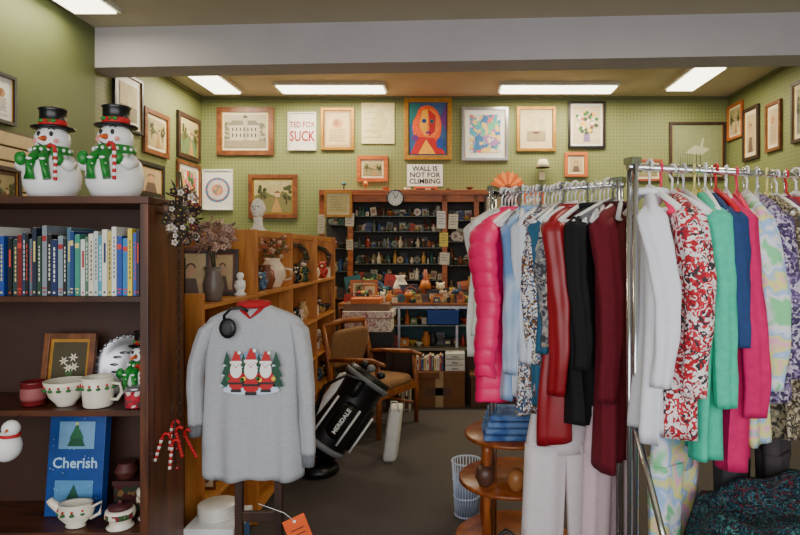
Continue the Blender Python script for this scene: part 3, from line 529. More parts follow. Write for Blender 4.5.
# ---------- garments
def hanger(b,m,w=.19,th=.0065):
    pts=[(.022*math.cos(a),0,.022*math.sin(a)-.004) for a in [math.radians(t) for t in (200,160,120,80,40,0,-40)]]
    b.tube(pts+[(0,0,-.035),(0,0,-.075)],.005 if th>.008 else .003,m if th>.008 else chrome,6)
    b.tube([(-w,0,-.165),(-w*.5,0,-.12),(0,0,-.078),(w*.5,0,-.12),(w,0,-.165)],th,m,8); b.tube([(-w,0,-.167),(w,0,-.167)],th*.8,m,6)
def garment(name,x,y,z,ang,m,L=.72,W=.42,T=.08,sl=.52,sleeve=True,hm=white,collar=None,quilt=0,flare=1.0,fold=1.0,placket=None,cuff=None,sw=.055,rx=.03,sdx=.02,seed=None,hang=True,fn=None,sm=None,sl2=None):
    b=B(TR(x,y,z,ang)); rr=random.Random(seed if seed is not None else name)
    if hang: hanger(b,hm,W*.44,.008)
    ph=[rr.random()*6.28 for _ in range(6)]; n=80; rings=[]; nz=110 if quilt else 26
    prof=[(-.085,.05,.35),(-.092,.06,.5),(-.105,W*.22,.6),(-.122,W*.33,.72),(-.142,W*.42,.85),(-.165,W*.465,.95),(-.2,W*.485,1)]
    lv=[(p[0],p[1],p[2]*T/2) for p in prof]
    for i in range(1,nz+1):
        t=i/nz; zc=-.2-(L-.115)*t; q=1
        if quilt: q=.86+.17*abs(math.sin(t*quilt*pi))**.35
        lv.append((zc,(W/2)*(.97-.05*math.sin(pi*min(1,t*1.3)))*(1+(flare-1)*t)*(1+.04*(q-1)),T/2*(1+.3*t)*q))
    for li,(zc,w,tt) in enumerate(lv):
        d=max(0,min(1,(-zc-.15)/max(.2,L-.1))); ring=[]
        for j in range(n):
            a=2*pi*j/n; ca,sa=math.cos(a),math.sin(a)
            xx=w*math.copysign(abs(ca)**.8,ca); yy=tt*math.copysign(abs(sa)**.75,sa)
            A=fold*(.35+.65*d)*d**.5*.019
            f1=math.sin(xx*58+ph[0]+d*.7); f1=math.copysign(abs(f1)**.7,f1)
            yy+=A*(f1+.7*math.sin(xx*33+ph[1]-d*1.1))+fold*.012*math.sin(d*5+ph[4])*d
            xx+=fold*.008*d*math.sin(a*6+ph[2]+d)+fold*.008*math.sin(d*7+ph[3]+sa)
            zq=zc+(.012*math.sin(xx*26+ph[3])*fold if li==len(lv)-1 else 0)+(.006*math.sin(a*3+ph[2]) if quilt else 0)
            ring.append((xx,yy,zq))
        rings.append(ring)
    cyb=sum(p[1] for p in rings[-1])/n
    rings.append([(p[0]*.95,cyb+(p[1]-cyb)*.8,p[2]+.004) for p in rings[-1]]); rings.append([(p[0]*.97,p[1],p[2]+.06) for p in rings[-1]])
    b.loft(rings,m,True)
    if sleeve:
        for sg in(-1,1):
            rg=[]; ns=90 if quilt else 26; k=[rr.random()*6.28 for _ in range(3)]; SL=sl if (sg<0 or not sl2) else sl2
            for i in range(-3,ns+1):
                t=max(0,i/ns); s0={-3:.35,-2:.68,-1:.88}.get(i,1); pz=-.185-SL*t+(0 if i>=0 else -i*.014)
                cx=sg*(W*.43+sdx*math.sin(min(1,t*1.6)*pi*.5)+.006*fold*math.sin(t*6+k[0])) - (sg*.012*(-i) if i<0 else 0)
                cy=-.004-.034*math.sin(t*pi*.7)+.009*fold*math.sin(t*5+k[1])
                ax=rx*(1-.22*t)*s0; ay=sw*(1-.38*t)*s0
                if quilt:
                    q=.88+.15*abs(math.sin(t*quilt*.75*pi))**.35; ax*=q; ay*=q; cx+=sg*.012*math.sin(t*9); ay*=1+.05*math.sin(t*23+k[2])
                r_=[]
                for j in range(36):
                    a=2*pi*j/36; f=1+.15*fold*math.sin(3*a+k[2]+2.2*t)*(.3+t*.7)+.07*fold*math.sin(6*a+k[0]-3*t)+.05*fold*math.sin(t*22+2*a+k[1])*(1 if .2<t<.85 else .4)
                    r_.append((cx+ax*f*math.cos(a),cy+ay*f*math.sin(a),pz+(.007*math.sin(2*a+k[1]) if quilt else 0)))
                rg.append(r_)
            last=rg[-1]; cx=sum(p[0] for p in last)/36; cy=sum(p[1] for p in last)/36
            for s_,dz in ((.84,.002),(.8,.04)): rg.append([(cx+(p[0]-cx)*s_,cy+(p[1]-cy)*s_,p[2]+dz) for p in last])
            b.loft(rg,sm or m)
            if cuff:
                b.loft([[(cx+(p[0]-cx)*s_,cy+(p[1]-cy)*s_,last[0][2]+dz) for p in last] for s_,dz in((.9,.005),(.86,-.02),(.84,-.045))],cuff)
    if collar:
        b.torus((0,0,-.088),.055,.013,collar,'z',20,8)
        b.tube([(-.05,-.01,-.088),(-.03,-T*.36,-.112),(0,-T*.46,-.14)],[.014,.016,.006],collar,8,True,.45); b.tube([(.05,-.01,-.088),(.03,-T*.36,-.112),(0,-T*.46,-.14)],[.014,.016,.006],collar,8,True,.45)
    if placket: b.tube([(0,-T*.5-.004,-.16)]+[(0,-T*.56-.004-.012*t/6,-.16-(L-.09)*t/6) for t in range(1,7)],.007,placket,6,True,.6)
    if fn: fn(b,T)
    return b.done(name)
grey=mat((168,170,174),.95,0,.07,90,.12)
def santas(b,T):
    M0=b.M; b.M=M0@Matrix.Translation((.012,-T/2-.015,-.34))@Matrix.Rotation(pi/2,4,'X')
    tr=mat((14,70,46)); rd=mat((186,16,24)); sk=mat((226,166,130)); be=mat((244,242,236)); sn=mat((200,216,232))
    b.poly([(-.108,-.08),(.108,-.08),(.1,-.05),(.05,.05),(.0,.085),(-.05,.05),(-.1,-.05)],.0003,mat((120,150,180)))
    b.disc(0,-.078,.112,.02,.0005,sn)
    for x,h in((-.095,.14),(.098,.14),(-.065,.12),(.065,.12),(-.03,.13),(.03,.13)):
        for k in range(3): b.poly([(x-.03+.006*k,-.065+h*.28*k),(x+.03-.006*k,-.065+h*.28*k),(x,-.065+h*.28*k+h*.45)],.001+.0005*k,tr); b.poly([(x-.03+.006*k,-.065+h*.28*k),(x-.024+.006*k,-.055+h*.28*k),(x-.012+.006*k,-.062+h*.28*k)],.0025,sn)
    for x,s in((-.058,1.1),(0,1.25),(.058,1.1)):
        b.disc(x,-.035*s,.03*s,.038*s,.004,rd); b.disc(x,.02*s,.018*s,.019*s,.005,sk); b.disc(x,-.0*s,.021*s,.028*s,.0055,be)
        b.poly([(x-.019*s,.028*s),(x+.019*s,.028*s),(x+.012*s,.058*s),(x-.002*s,.07*s)],.006,rd); b.quad(x-.021*s,.024*s,x+.021*s,.033*s,.0065,be); b.disc(x+.012*s,.062*s,.006*s,.006*s,.007,be,8)
        b.disc(x-.007*s,.018*s,.002,.0025,.007,black,6); b.disc(x+.007*s,.018*s,.002,.0025,.007,black,6); b.disc(x,.011*s,.004*s,.003*s,.007,mat((210,110,90)),6)
        b.quad(x-.028*s,-.05*s,x+.028*s,-.043*s,.0062,black); b.disc(x-.028*s,-.03*s,.009,.009,.0065,mat((30,100,40)),8); b.disc(x+.028*s,-.03*s,.009,.009,.0065,mat((230,190,60)),8); b.quad(x-.018*s,-.078*s,x+.018*s,-.068*s,.0065,black)
    b.M=M0
garment('christmas_sweater',-.81,2.42,1.47,0,grey,L=.69,W=.42,T=.11,sl=.38,sl2=.5,collar=mat((170,14,24),.9),fold=.5,sw=.048,rx=.035,sdx=.045,seed=4,hang=False,fn=santas,cuff=mat((110,112,118),.95),flare=.98)
b=B(); b.tube([(-.905,2.352,1.30),(-.9,2.34,1.345),(-.875,2.34,1.37),(-.84,2.345,1.375),(-.81,2.35,1.36)],.006,black,8); b.sph((-.885,2.335,1.295),(.034,.012,.04),black,18,8); b.sph((-.885,2.328,1.295),(.022,.01,.027),mat((50,50,54),.7),14,6); b.done('black_headphones')
b=B()
for sx in(-.075,.085): b.bx(-.80+sx-.015,-.80+sx+.015,2.42,2.45,0,.72,dkwood); b.bx(-.80+sx-.02,-.80+sx+.02,2.25,2.62,0,.035,dkwood)
b.bx(-.87,-.72,2.425,2.445,.5,.54,dkwood); b.bx(-.87,-.72,2.425,2.445,.2,.24,dkwood); b.bx(-.815,-.785,2.42,2.445,.7,1.36,dkwood); b.tube([(-.96,2.43,1.31),(-.80,2.43,1.365),(-.64,2.43,1.31)],.012,dkwood,8); b.done('wooden_display_stand',.002)
b=B(TR(-.60,2.3,.52,15)@Matrix.Rotation(pi/2,4,'X')@Matrix.Rotation(.35,4,'Z')); b.box((0,0,0),(.085,.12,.002),mat((230,90,26))); b.disc(0,.045,.006,.006,.003,white,8)
for i in range(3): b.quad(-.025,.01-i*.02,.025,.014-i*.02,.003,mat((80,40,30)))
b.tube([(0,.045,.0),(-.02,.1,.02),(-.1,.16,-.02)],.0012,white,4); b.done('orange_price_tag')

rl0,rl1=Vector((.19,3.0)),Vector((.72,2.62)); ZR=1.885
def onrail(a,c,t): return a+(c-a)*t
def rack(name,p0,p1,z,feet,brace=True):
    b=B(); d=(p1-p0).normalized(); n=Vector((-d.y,d.x))
    b.tube([(p0.x-d.x*.02,p0.y-d.y*.02,z),(p1.x+d.x*.02,p1.y+d.y*.02,z)],.013,chrome,12)
    for p in(p0,p1):
        for s in(-.018,.018): b.tube([(p.x+n.x*s,p.y+n.y*s,.06),(p.x+n.x*s,p.y+n.y*s,z+.02)],.010,chrome,10)
        b.box((p.x,p.y,z+.02),(.04,.05,.025),chrome,Matrix.Rotation(math.atan2(d.y,d.x),3,'Z'))
        b.tube([(p.x-n.x*feet,p.y-n.y*feet,.05),(p.x+n.x*feet,p.y+n.y*feet,.05)],.014,chrome,10)
        for s in(-1,1): b.tube([(p.x+n.x*feet*s,p.y+n.y*feet*s,.05),(p.x+n.x*feet*s,p.y+n.y*feet*s,.0)],.016,black,10)
        if brace:
            b.tube([(p.x,p.y,1.02),(p.x+.055,p.y-.2,.62),(p.x+.12,p.y-.42,.05)],.012,chrome,8)
    b.tube([(p0.x,p0.y,.12),(p1.x,p1.y,.12)],.01,chrome,8); b.tube([(p0.x,p0.y,1.0),(p1.x,p1.y,1.0)],.009,chrome,8)
    return b.done(name)
rack('chrome_clothing_rack',rl0,rl1,ZR,.22,False)
rA=math.degrees(math.atan2((rl1-rl0).y,(rl1-rl0).x))+90
def G(name,t,m,da=0,**k):
    p=onrail(rl0,rl1,t); return garment(name,p.x,p.y,ZR,rA+da,m,**k)
leop=pattern([(30,40,56),(190,200,215),(130,84,46),(225,216,200),(50,90,140),(240,236,228),(96,60,36)],42,'voronoi',.85,.3)
pk=mat((236,16,100),.45,0,.05,14,.1)
G('white_knit_cardigan',.02,fab((206,204,196)),0,L=.7,W=.42,sl=.5)
G('pink_puffer_jacket',.17,pk,-12,L=.91,W=.46,T=.12,quilt=13,sl=.68,sw=.085,rx=.05,collar=pk,fold=.3)
G('blue_denim_shirt',.33,pattern([(140,175,212),(185,205,228),(100,140,190)],3,'soft',.9,0,(1,1,1)),-6,L=.88,W=.42,T=.07,sl=.66,collar=fab((140,175,212)))
G('light_striped_blouse',.40,pattern([(222,226,230),(110,146,200),(228,230,232)],30,'wave',.9,0,(1,1,0.0)),0,L=.86,T=.07,sl=.6)
G('blue_leopard_print_blouse',.47,leop,-4,L=.94,T=.09,sl=.6)
G('teal_shirt',.53,fab((40,90,120)),2,L=.9,T=.06,sl=.55)
G('grey_patterned_shirt',.57,pattern([(60,60,66),(120,120,124),(170,160,150)],34,'voronoi',.9,.2),-3,L=.85,T=.06)
G('red_leather_jacket',.65,mat((146,20,32),.38,0,.1,20),0,L=1.04,W=.44,T=.09,sl=.72,collar=mat((146,20,32),.38),sw=.06,rx=.036)
G('black_cardigan',.80,fab((10,10,14)),0,L=.94,W=.44,T=.09,sl=.6,collar=fab((12,12,16)))
G('burgundy_jacket',.97,fab((112,12,34)),4,L=1.1,W=.44,T=.09,sl=.72,collar=fab((70,8,20)),placket=black,sw=.058,rx=.036)
b=B()
for i in range(32):
    p=onrail(rl0,rl1,.08+i*.03); b.M=TR(p.x,p.y,ZR+R.uniform(-.004,.016),rA+R.uniform(-28,28)); hanger(b,[white,mat((200,202,206)),white,mat((230,214,214)),white,mat((110,110,116))][i%6],.19,.011)
b.done('plastic_hangers')
def trousers(name,x,y,z,ang,m,L=.8,W=.36,spread=.1,rt=.1):
    b=B(TR(x,y,z,ang)); ring=lambda w,t,zz,cx=0,ph=0:[(cx+w*math.cos(2*pi*j/36)+.002*math.sin(j*.7+ph),t*math.sin(2*pi*j/36)+.006*math.sin(j*.9+ph+zz*2),zz) for j in range(36)]
    b.loft([ring(W*.42,.04,0),ring(W*.43,.045,-.04),ring(W*.5,.06,-.18),ring(W*.5,.06,-.24)],m)
    for sg in(-1,1): b.loft([ring(W*.265,.058-.002*i,-.2-(L-.2)*i/8,sg*(W*.245+spread*.3*i/8),sg+i*.12) for i in range(9)],m)
    b.loft([ring(W*.425,.043,.0),ring(W*.43,.046,-.03)],m); b.tube([(-.1,0,.0),(.1,0,.0)],.006,chrome,6); b.tube([(0,0,0),(0,0,.07),(.02,0,.09)],.003,chrome,6)
    return b.done(name)
trousers('white_trousers',.50,2.72,.93,8,fab((224,214,216),.04),.88,.36)
trousers('pink_trousers',.68,2.66,.93,40,fab((224,196,204),.04),.86,.3)
b=B(); c=(.30,3.12); tw=wood((120,56,22),(160,86,36),.3,(8,8,2))
for z,r in((.66,.25),(.43,.28),(.12,.3)): b.lathe((c[0],c[1],z-.025),[(r-.02,0),(r,.006),(r,.02),(r-.008,.026),(.0,.0261)],tw,36)
for i in range(4):
    a=pi/4+i*pi/2; b.lathe((c[0]+.2*math.cos(a),c[1]+.2*math.sin(a),0),[(.018,0),(.024,.03),(.016,.1),(.025,.2),(.016,.3),(.025,.42),(.014,.5),(.024,.6),(.02,.64)],tw,12)
b.done('tiered_wooden_table')
b=B(); dn=pattern([(30,60,120),(60,100,160),(96,130,180)],12,'soft',.9)
for i in range(4): b.bx(.14+.01*i,.38,2.93+.01*i,3.2,.662+i*.03,.69+i*.03,dn)
b.done('folded_jeans',.012)
b=B()
for i,(x,y,s) in enumerate([(.15,2.98,.05),(.3,2.92,.045),(.45,2.98,.05)]): b.lathe((x,y,.432),[(s*.6,0),(s*.7,.01),(s,.04),(s*.9,.08),(s*.5,.1),(0,.1)],mat([(80,50,40),(170,110,60),(50,60,70)][i],.4),16)
b.done('table_pottery')
b=B(); c=(.07,3.62); wb=mat((190,200,222),.5); n=28
for i in range(n):
    a=2*pi*i/n; b.tube([(c[0]+.07*math.cos(a),c[1]+.07*math.sin(a),.01),(c[0]+.088*math.cos(a+.25),c[1]+.088*math.sin(a+.25),.33)],.0032,wb,4)
    b.tube([(c[0]+.07*math.cos(a),c[1]+.07*math.sin(a),.01),(c[0]+.088*math.cos(a-.25),c[1]+.088*math.sin(a-.25),.33)],.0032,wb,4)
for z,r in((.012,.071),(.12,.076),(.22,.082),(.33,.09)): b.torus((c[0],c[1],z),r,.005,wb,'z',28,6)
b.lathe((c[0],c[1],.004),[(.07,0),(.07,.004),(0,.005)],wb,24); b.lathe((c[0],c[1],.01),[(.06,0),(.075,.2),(.06,.24),(.0,.25)],mat((130,140,160),.6,0,.2,30,.3),20); b.done('mesh_wastebasket')
b=B(); b.lathe((.22,2.62,0),[(.12,0),(.15,.02),(.17,.12),(.14,.22),(.06,.27),(0,.28)],mat((14,14,16),.5,0,.1,20,.3),22,1,.7)
b.tube([(.14,2.6,.22),(.15,2.59,.34),(.22,2.59,.39),(.29,2.59,.34),(.3,2.6,.22)],.01,black,8); b.done('black_handbag')

rr0,rr1=Vector((.63,2.13)),Vector((2.0,2.6)); ZQ=1.895
rack('chrome_clothing_rack',rr0,rr1,ZQ,.24)
rB=math.degrees(math.atan2((rr1-rr0).y,(rr1-rr0).x))+90-27
def Q(name,t,m,da=0,**k):
    p=onrail(rr0,rr1,t); return garment(name,p.x,p.y,ZQ,rB+da,m,**k)
redfl=pattern([(186,16,34),(240,232,230),(206,40,56),(60,50,56),(232,220,220),(160,16,40),(238,230,226)],34,'voronoi',.85,.35)
past=pattern([(120,210,180),(240,170,205),(230,230,130),(150,190,240),(240,236,240),(130,215,150)],9,'soft',.85,.2)
purp=pattern([(60,46,80),(140,120,160),(86,70,110),(190,180,195)],34,'voronoi',.85,.3)
camo=pattern([(80,66,50),(150,140,110),(60,60,56),(190,176,150)],34,'voronoi',.9,.3)
Q('white_blouse',.05,fab((230,231,240),.03),-6,L=.84,W=.38,T=.06,sl=.56,hm=mat((230,20,70)),flare=1.03,collar=fab((228,230,240),.04),rx=.028,sw=.05)
Q('red_floral_blouse',.135,redfl,-4,L=.84,W=.42,T=.08,sl=.6,hm=mat((230,20,30)),rx=.034)
Q('mint_cardigan',.20,fab((60,196,160)),0,L=.94,W=.42,T=.07,sl=.64,hm=mat((240,200,20)),rx=.032)
Q('navy_shirt',.24,fab((30,60,110)),0,L=.74,T=.05,sl=.44)
Q('magenta_sweater',.285,fab((206,8,96)),-3,L=.97,W=.44,T=.08,sl=.68,hm=mat((190,190,195)),sw=.06,rx=.036)
Q('pastel_tie_dye_shirt',.345,past,0,L=.9,W=.42,T=.07,sl=.6)
Q('grey_patterned_sweater',.395,purp,-2,L=.74,W=.44,T=.08,sl=.56,sw=.06)
Q('olive_cardigan',.44,camo,2,L=.9,W=.42,T=.07,sl=.66)
Q('purple_jacket',.485,fab((96,20,76)),-4,L=.62,W=.44,T=.08,sl=.5)
Q('coral_sweater',.53,fab((206,60,70)),3,L=.58,W=.42,T=.07,sl=.5)
Q('mauve_blouse',.58,fab((136,90,130)),0,L=.8,W=.42,T=.08)
Q('brown_print_blouse',.64,camo,0,L=.88,W=.42,T=.09)
Q('cream_coat',.74,fab((190,170,136)),3,L=.85,W=.44,T=.1)
Q('brown_jacket',.86,fab((90,60,40)),0,L=.85,W=.44,T=.1)
b=B()
for i in range(26):
    p=onrail(rr0,rr1,.05+i*.034); b.M=TR(p.x,p.y,ZQ+R.uniform(-.002,.012),rB+R.uniform(-30,30)); hanger(b,[white,mat((236,30,90)),white,mat((200,200,205)),mat((226,216,130)),white,mat((210,20,40))][i%7],.19,.0105)
b.done('plastic_hangers')
trousers('pastel_print_trousers',.84,2.3,1.02,50,past,.62,.36,.05)
trousers('dark_grey_trousers',1.12,2.42,1.0,60,fab((50,48,54)),.75,.36,.03); trousers('dark_grey_trousers',1.32,2.49,1.0,60,fab((66,58,62)),.72,.36,.03)
qm=pattern([(8,36,46),(12,60,76),(70,120,120),(8,14,24),(12,20,34),(20,80,80),(10,20,30),(40,90,110),(90,30,40),(6,12,18)],48,'voronoi',.9,.3)
b=B(); nx,ny=44,34; vs=[];fs=[]
for j in range(ny+1):
    for i in range(nx+1):
        u=i/nx; v=j/ny; x=.80+.98*u; y=1.66+.55*v
        z=.655+.06*v*1.2+.025*math.sin(u*9+v*4)+.018*math.sin(v*13+u*5)+.012*math.sin(u*31+v*7)-.34*max(0,.18-v)/.18*.9+.05*u
        if u<.08: z-=(.08-u)*3
        vs.append((x+.02*math.sin(v*8),y,z))
for j in range(ny):
    for i in range(nx): a=j*(nx+1)+i; fs.append((a,a+1,a+nx+2,a+nx+1))
b.add(vs,fs,qm,True); ob=b.done('patterned_quilt'); md=ob.modifiers.new('s','SOLIDIFY'); md.thickness=.015
b=B(); b.bx(.90,1.74,1.78,2.05,.54,.58,dkwood)
for x in(.93,1.71):
    for y in(1.81,2.02): b.bx(x-.02,x+.02,y-.02,y+.02,0,.54,dkwood)
b.done('low_side_table',.003)

# ---------- golf bag
b=B(); p0=Vector((-.96,4.3,.20)); p1=Vector((-.62,4.44,.68)); d=(p1-p0); bk=mat((14,14,16),.4,0,.1,40); wt=mat((228,228,226),.45); gr=mat((120,120,124),.5)
P=[p0+d*t for t in (-.1,0,.04,.3,.6,.84,.88,1.0)]; b.tube(P,[.1,.16,.17,.16,.15,.16,.175,.165],bk,28)
dn_=d.normalized(); side=dn_.cross(Vector((0,-1,0))).normalized(); fr=side.cross(dn_).normalized()
if fr.y>0: fr=-fr
if side.z<0: side=-side
b.tube([P[6],P[6]+dn_*.035],.182,gr,28); b.tube([P[1]+dn_*.0,P[1]+dn_*.04],.176,gr,28)
q=p0+fr*.12+dn_*.1-side*.02; b.tube([q,q+dn_*.03,q+dn_*.24,q+dn_*.27],[.05,.1,.1,.05],bk,18,True,.75)
q=p0+fr*.12+dn_*.4+side*.03; b.tube([q,q+dn_*.02,q+dn_*.12,q+dn_*.14],[.04,.075,.075,.04],bk,18,True,.6)
q=p0+side*.13+dn_*.06; b.tube([q,q+dn_*.04,q+dn_*.42,q+dn_*.46],[.03,.065,.065,.03],wt,16)
q=p0-side*.12+dn_*.05; b.tube([q,q+dn_*.04,q+dn_*.34,q+dn_*.37],[.03,.07,.07,.03],bk,16)
for s0 in(-.19,-.085,.1):
    e=fr*(.10 if s0<-.1 else .195); b.tube([p0+side*s0+e*.9+dn_*.08,p0+side*s0+e+dn_*.2,p0+side*s0+e*.95+dn_*.36],.009,wt,6)
b.tube([P[6]+fr*.16,P[5]+fr*.22+side*.14,P[4]+fr*.2+side*.22,P[3]+fr*.15+side*.17,P[2]+fr*.12+side*.13],.022,bk,8,True,.5)
rotm=Matrix.Identity(4)
for i in range(3): rotm[i][0]=dn_[i]; rotm[i][1]=(fr.cross(dn_))[i]; rotm[i][2]=fr[i]
b.M=Matrix.Translation(p0+fr*.224+dn_*.235-side*.02)@rotm; b.text('MERIDALE',0,-.0,.0,.042,wt)
b.M=Matrix()
for i in range(5):
    a=i*1.25; q=P[7]+side*.08*math.cos(a)+fr*.08*math.sin(a); b.tube([q,q+dn_*.03],.008,chrome,6); b.sph(q+dn_*.035,(.032,.032,.028),[black,gr,black][i%3],10,6)
b.lathe((-.98,4.3,0),[(.12,0),(.15,.02),(.14,.06),(.05,.1)],bk,20); b.done('golf_bag')
b=B(); wb2=mat((216,214,206),.6,0,.08,15,.15)
b.loft([[(-.50+.055*sx*math.copysign(abs(math.cos(2*pi*j/24))**.5,math.cos(2*pi*j/24))+z*.12,4.62+.1*math.copysign(abs(math.sin(2*pi*j/24))**.5,math.sin(2*pi*j/24))*sx,z) for j in range(24)] for z,sx in((0,.9),(.02,1),(.25,1.0),(.38,.92),(.4,.85))],wb2); b.tube([(-.49,4.52,.38),(-.48,4.515,.46),(-.44,4.515,.46),(-.42,4.52,.38)],.006,wb2,6); b.done('white_shopping_bag')
b=B(TR(-.74,5.45,0,62)); cw=wood((120,60,24),(164,94,42),.4,(8,8,3)); up=mat((136,98,62),.9,0,.15,50,.3)
for sx in(-.3,.3):
    b.tube([(sx,-.27,0),(sx,-.27,.3),(sx*.98,-.25,.62)],[.02,.024,.022],cw,10); b.tube([(sx,.3,0),(sx,.25,.35),(sx,.26,.6),(sx,.34,.94)],[.022,.028,.027,.022],cw,10)
    b.tube([(sx,-.33,.63),(sx,-.2,.655),(sx,.1,.64),(sx,.29,.62)],[.02,.033,.03,.022],cw,10,True,.7); b.tube([(sx,-.26,.18),(sx,.27,.18)],.014,cw,8)
    b.bx(sx-.018,sx+.018,-.26,.26,.33,.39,cw)
b.bx(-.3,.3,-.285,-.25,.33,.39,cw); b.bx(-.3,.3,.23,.26,.33,.39,cw); b.tube([(-.3,.335,.92),(0,.35,.94),(.3,.335,.92)],.026,cw,10)
def cush(b,c,d,m,rot=None):
    rings=[]
    for zt,s in((-1,.86),(-.8,.97),(-.2,1),(.4,.99),(.85,.93),(1,.8)):
        rg=[]
        for j in range(32):
            a=2*pi*j/32; ca,sa=math.cos(a),math.sin(a); v=Vector((d[0]/2*s*math.copysign(abs(ca)**.35,ca),d[1]/2*s*math.copysign(abs(sa)**.35,sa),d[2]/2*zt))
            if rot: v=rot@v
            rg.append(v+Vector(c))
        rings.append(rg)
    b.loft(rings,m)
cush(b,(0,-.01,.42),(.55,.54,.08),up); cush(b,(0,.29,.70),(.53,.36,.06),up,Matrix.Rotation(math.radians(-78),3,'X'))
b.done('wooden_armchair')
b=B(); b.bx(-1.1,-.64,5.98,6.3,.60,.64,dkwood)
for x in(-1.07,-.67):
    for y in(6.01,6.27): b.bx(x-.02,x+.02,y-.02,y+.02,0,.60,dkwood)
b.done('small_stool',.003)
b=B(); b.bx(-1.12,-.63,5.98,6.3,.642,.78,mat((30,30,32))); b.done('black_box',.004)
b=B(); fl=pattern([(222,214,200),(200,180,176),(230,224,214),(170,110,116),(216,208,196)],34,'voronoi',.7,.3)
b.bx(-1.1,-.64,5.97,6.29,.782,.92,fl); b.bx(-1.12,-.62,5.95,6.31,.92,.99,fl); b.bx(-1.121,-.619,5.949,6.311,.92,.93,mat((150,110,90))); b.done('floral_storage_box',.004)
# ---------- counter & hutch
ctw=wood((120,66,30),(160,94,44),.4,(2,10,10))
b=B(); x0,x1,y0,y1=-1.25,.68,6.42,6.88
b.bx(x0,x1,y0-.02,y1,1.0,1.03,ctw); b.bx(x0,x1,y1-.02,y1,0,1.0,mat((70,56,46))); b.bx(x0,x0+.03,y0,y1,0,1.0,ctw); b.bx(x1-.03,x1,y0,y1,0,1.0,ctw)
b.bx(x0,x1,y0,y1,.52,.55,mat((140,130,110))); b.bx(x0,x1,y0,y0+.02,0,.5,mat((66,42,30))); b.bx(x0+.03,x1-.03,y0+.1,y1-.02,.77,.785,mat((170,180,180),.2))
for x in (-.6,.02): b.bx(x-.015,x+.015,y0,y0+.03,.55,1.0,silver)
b.bx(x0,x1,y0,y0+.02,.97,1.0,silver); b.bx(x0+.03,x1-.03,y1-.03,y1-.02,.55,1.0,mat((60,96,104)))
b.done('display_counter',.003)
cc=[(206,110,46),(226,210,176),(180,50,40),(90,56,40),(60,80,110),(200,160,70),(40,40,44),(236,228,210),(160,80,50),(110,140,80),(214,130,60),(40,100,110)]
it=scatter(-1.15,.6,6.55,6.62,.551,22,.04,.075,'xwxbvcl',cc); it+=scatter(-1.15,.6,6.57,6.68,.786,24,.04,.065,'xwvbclk',cc)
knick('counter_display_goods',it)
b=B(); b.bx(-.3,.05,6.3,6.4,.81,.82,mat((16,66,150)))
for (a0,a1,c0,c1) in((-.3,-.29,6.3,6.4),(.04,.05,6.3,6.4),(-.3,.05,6.3,6.31),(-.3,.05,6.39,6.4)): b.bx(a0,a1,c0,c1,.81,.96,mat((16,66,150)))
for x in(-.2,-.05): b.tube([(x,6.395,.95),(x,6.41,.99),(x,6.43,1.0)],.005,silver,6)
b.done('blue_plastic_bin')
it=[]
for yy,n,a,c in((6.78,20,.08,.14),(6.64,24,.055,.1),(6.5,28,.035,.06)): it+=scatter(-1.2,.62,yy-.03,yy+.03,1.031,n,a,c,'xxvwfbpctclko',cc)
knick('counter_knickknacks',it)
frame_stand('framed_small_landscape',-1.0,6.6,1.031,.3,.24,hon,tan,a_land,-10,8,.03,cream); frame_stand('framed_flower_print',.25,6.62,1.031,.22,.28,gold,tan,a_flow,-10,-8,.03,cream)
b=B(); dkb=mat((52,46,40)); x0,x1,y0,y1=-1.58,.76,6.98,7.38
b.bx(x0,x1,y0-.02,y1,2.24,2.30,hon); b.bx(x0,x1,y1-.02,y1,0,2.24,dkb)
for x in (x0+.03,-1.22,-.12,.25,x1-.03): b.bx(x-.03,x+.03,y0,y0+.04,0,2.24,hon)
b.bx(x0,x1,y0,y0+.02,2.16,2.24,hon)
SEG=[(-1.5,-1.25,(1.03,1.35,1.62,1.9)),(-1.19,-.15,(1.03,1.25,1.44,1.63,1.82,2.0)),(-.09,.22,(1.03,1.42,1.7,1.95)),(.28,.7,(1.03,1.3,1.62,1.86))]
for a,c,zs in SEG:
    for z in zs: b.bx(a-.03,c+.03,y0+.06,y1-.02,z-.01,z,mat((100,106,98),.25) if z>1.1 else ctw)
b.bx(x0,x1,y0+.01,y1,0,.1,dkb); b.done('back_hutch_shelving',.003)
dk=[(90,100,90),(50,60,50),(120,140,126),(170,150,110),(80,56,40),(206,196,170),(120,60,36),(60,110,90),(150,80,40),(226,216,200),(50,80,130),(170,60,40),(196,150,70),(70,60,56),(110,120,116)]
it=[]
for a,c,zs in SEG:
    big=1 if (c-a)<.5 else .8
    for z in zs:
        it+=scatter(a,c,7.06,7.10,z+.001,max(4,int((c-a)/.062)),.025*big,.06*big,'bvwfpfclkobf',dk); it+=scatter(a,c,7.2,7.28,z+.001,max(3,int((c-a)/.085)),.045*big,.075*big,'bvlxpcb',dk)
knick('hutch_glassware',it)
b=B(wallM('b',(-.69,6.955,2.20))); b.lathe((0,0,0),[(.095,0),(.1,.01),(.1,.03),(.088,.032),(.086,.02),(.0,.02)],black,32); b.disc(0,0,.087,.087,.022,white,28)
for i in range(12): a=i*pi/6; b.quad(.072*math.sin(a)-.004,.072*math.cos(a)-.006,.072*math.sin(a)+.004,.072*math.cos(a)+.006,.024,black)
b.poly([(-.004,0),(.004,0),(.035,.04),(.03,.045)],.025,black); b.poly([(-.003,0),(.003,0),(-.02,.065),(-.026,.062)],.026,black); b.disc(0,0,.007,.007,.027,black); b.done('wall_clock')
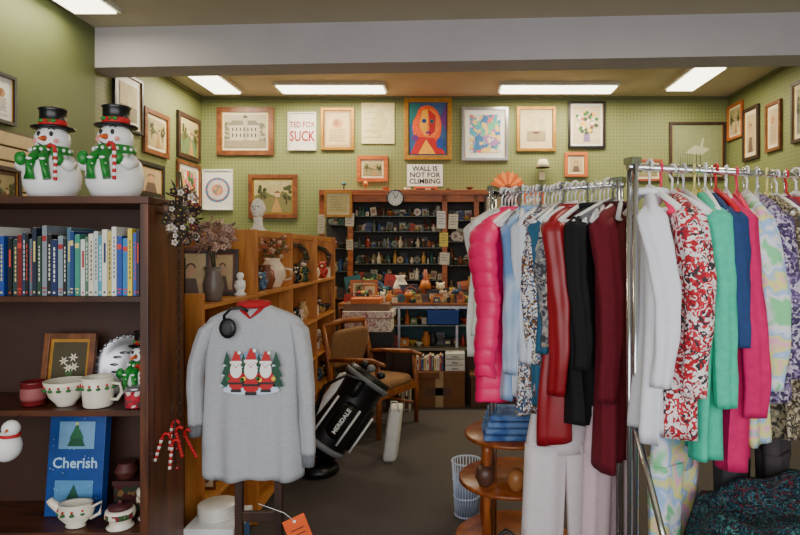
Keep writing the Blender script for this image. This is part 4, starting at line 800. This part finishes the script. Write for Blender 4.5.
def paper(x,z,w,h,c,yy=6.955,ln=True):
    b=B(wallM('b',(x,yy,z))@Matrix.Rotation(R.uniform(-.06,.06),4,'Z')); b.box((0,0,.002),(w,h,.003),mat(c))
    if ln:
        for i in range(int(h/.03)-1): b.quad(-w*.4,h/2-.03-i*.03,w*(.4-.15*(i%2)),h/2-.024-i*.03,.005,mat((110,110,110)))
    b.done('paper_note')
for a in [(-.16,1.95,.1,.2,(235,235,230)),(-.13,1.72,.1,.16,(235,215,100)),(-.12,1.5,.11,.14,(225,220,205)),(-.02,1.93,.11,.17,(226,220,200)),(.24,1.9,.11,.16,(230,222,200)),(.26,1.66,.1,.12,(190,205,220)),(-1.22,1.95,.1,.15,(225,216,190)),(.72,1.9,.1,.2,(214,180,130)),(-1.55,1.9,.08,.22,(206,196,170)),(.25,1.42,.12,.1,(220,110,46)),(-1.22,1.66,.08,.12,(200,190,160)),(.72,1.5,.09,.14,(190,90,60)),(-1.54,1.55,.07,.12,(200,120,70))]: paper(*a)
frame_stand('framed_document',-1.35,6.93,1.98,.32,.3,gold,mat((206,190,130)),a_map,0,0,.03,cream)
frame_stand('framed_small_portrait',.46,6.93,1.94,.24,.3,dkwood,mat((190,170,130)),a_port,0,0,.025,cream)
knick('hutch_top_ornaments',scatter(-1.45,.3,7.1,7.2,2.301,7,.03,.05,'wxfko',cc))
crd=mat((116,72,40),.8,0,.08)
b=B(); b.bx(-.42,.1,6.1,6.38,0,.36,crd); b.bx(-.42,-.16,6.08,6.1,.3,.36,crd); b.bx(-.2,-.12,6.098,6.1,.0,.36,mat((170,140,100))); b.bx(-.3,-.05,6.098,6.1,.12,.2,mat((90,60,44))); b.done('cardboard_box',.004)
b=B(); b.bx(.16,.62,6.1,6.38,0,.3,mat((90,56,36))); b.bx(.15,.63,6.09,6.39,.3,.33,mat((110,72,44))); b.done('cardboard_box',.004)
books('magazine_stack',-.4,-.12,6.15,.362,[((226,222,214),.03,.14),((180,60,50),.02,.16),((60,90,130),.03,.15),((230,200,120),.025,.13)],.16)
b=B()
for k in range(3): b.bx(-.1,.1,6.14,6.34,.362+k*.062,.362+k*.062+.055,mat((222,220,212),.4)); b.bx(-.03,.03,6.13,6.14,.38+k*.062,.392+k*.062,mat((150,150,150)))
b.done('plastic_drawer_unit',.003)
books('floor_books',-.57,-.44,5.95,.0,[((90,60,40),.04,.3),((200,190,160),.03,.28)],.2)
b=B(); b.bx(-1.12,-.66,6.0,6.3,.992,1.06,mat((120,90,70))); b.bx(-1.05,-.75,6.02,6.28,1.06,1.11,mat((206,110,50))); b.done('gift_box_stack',.003)
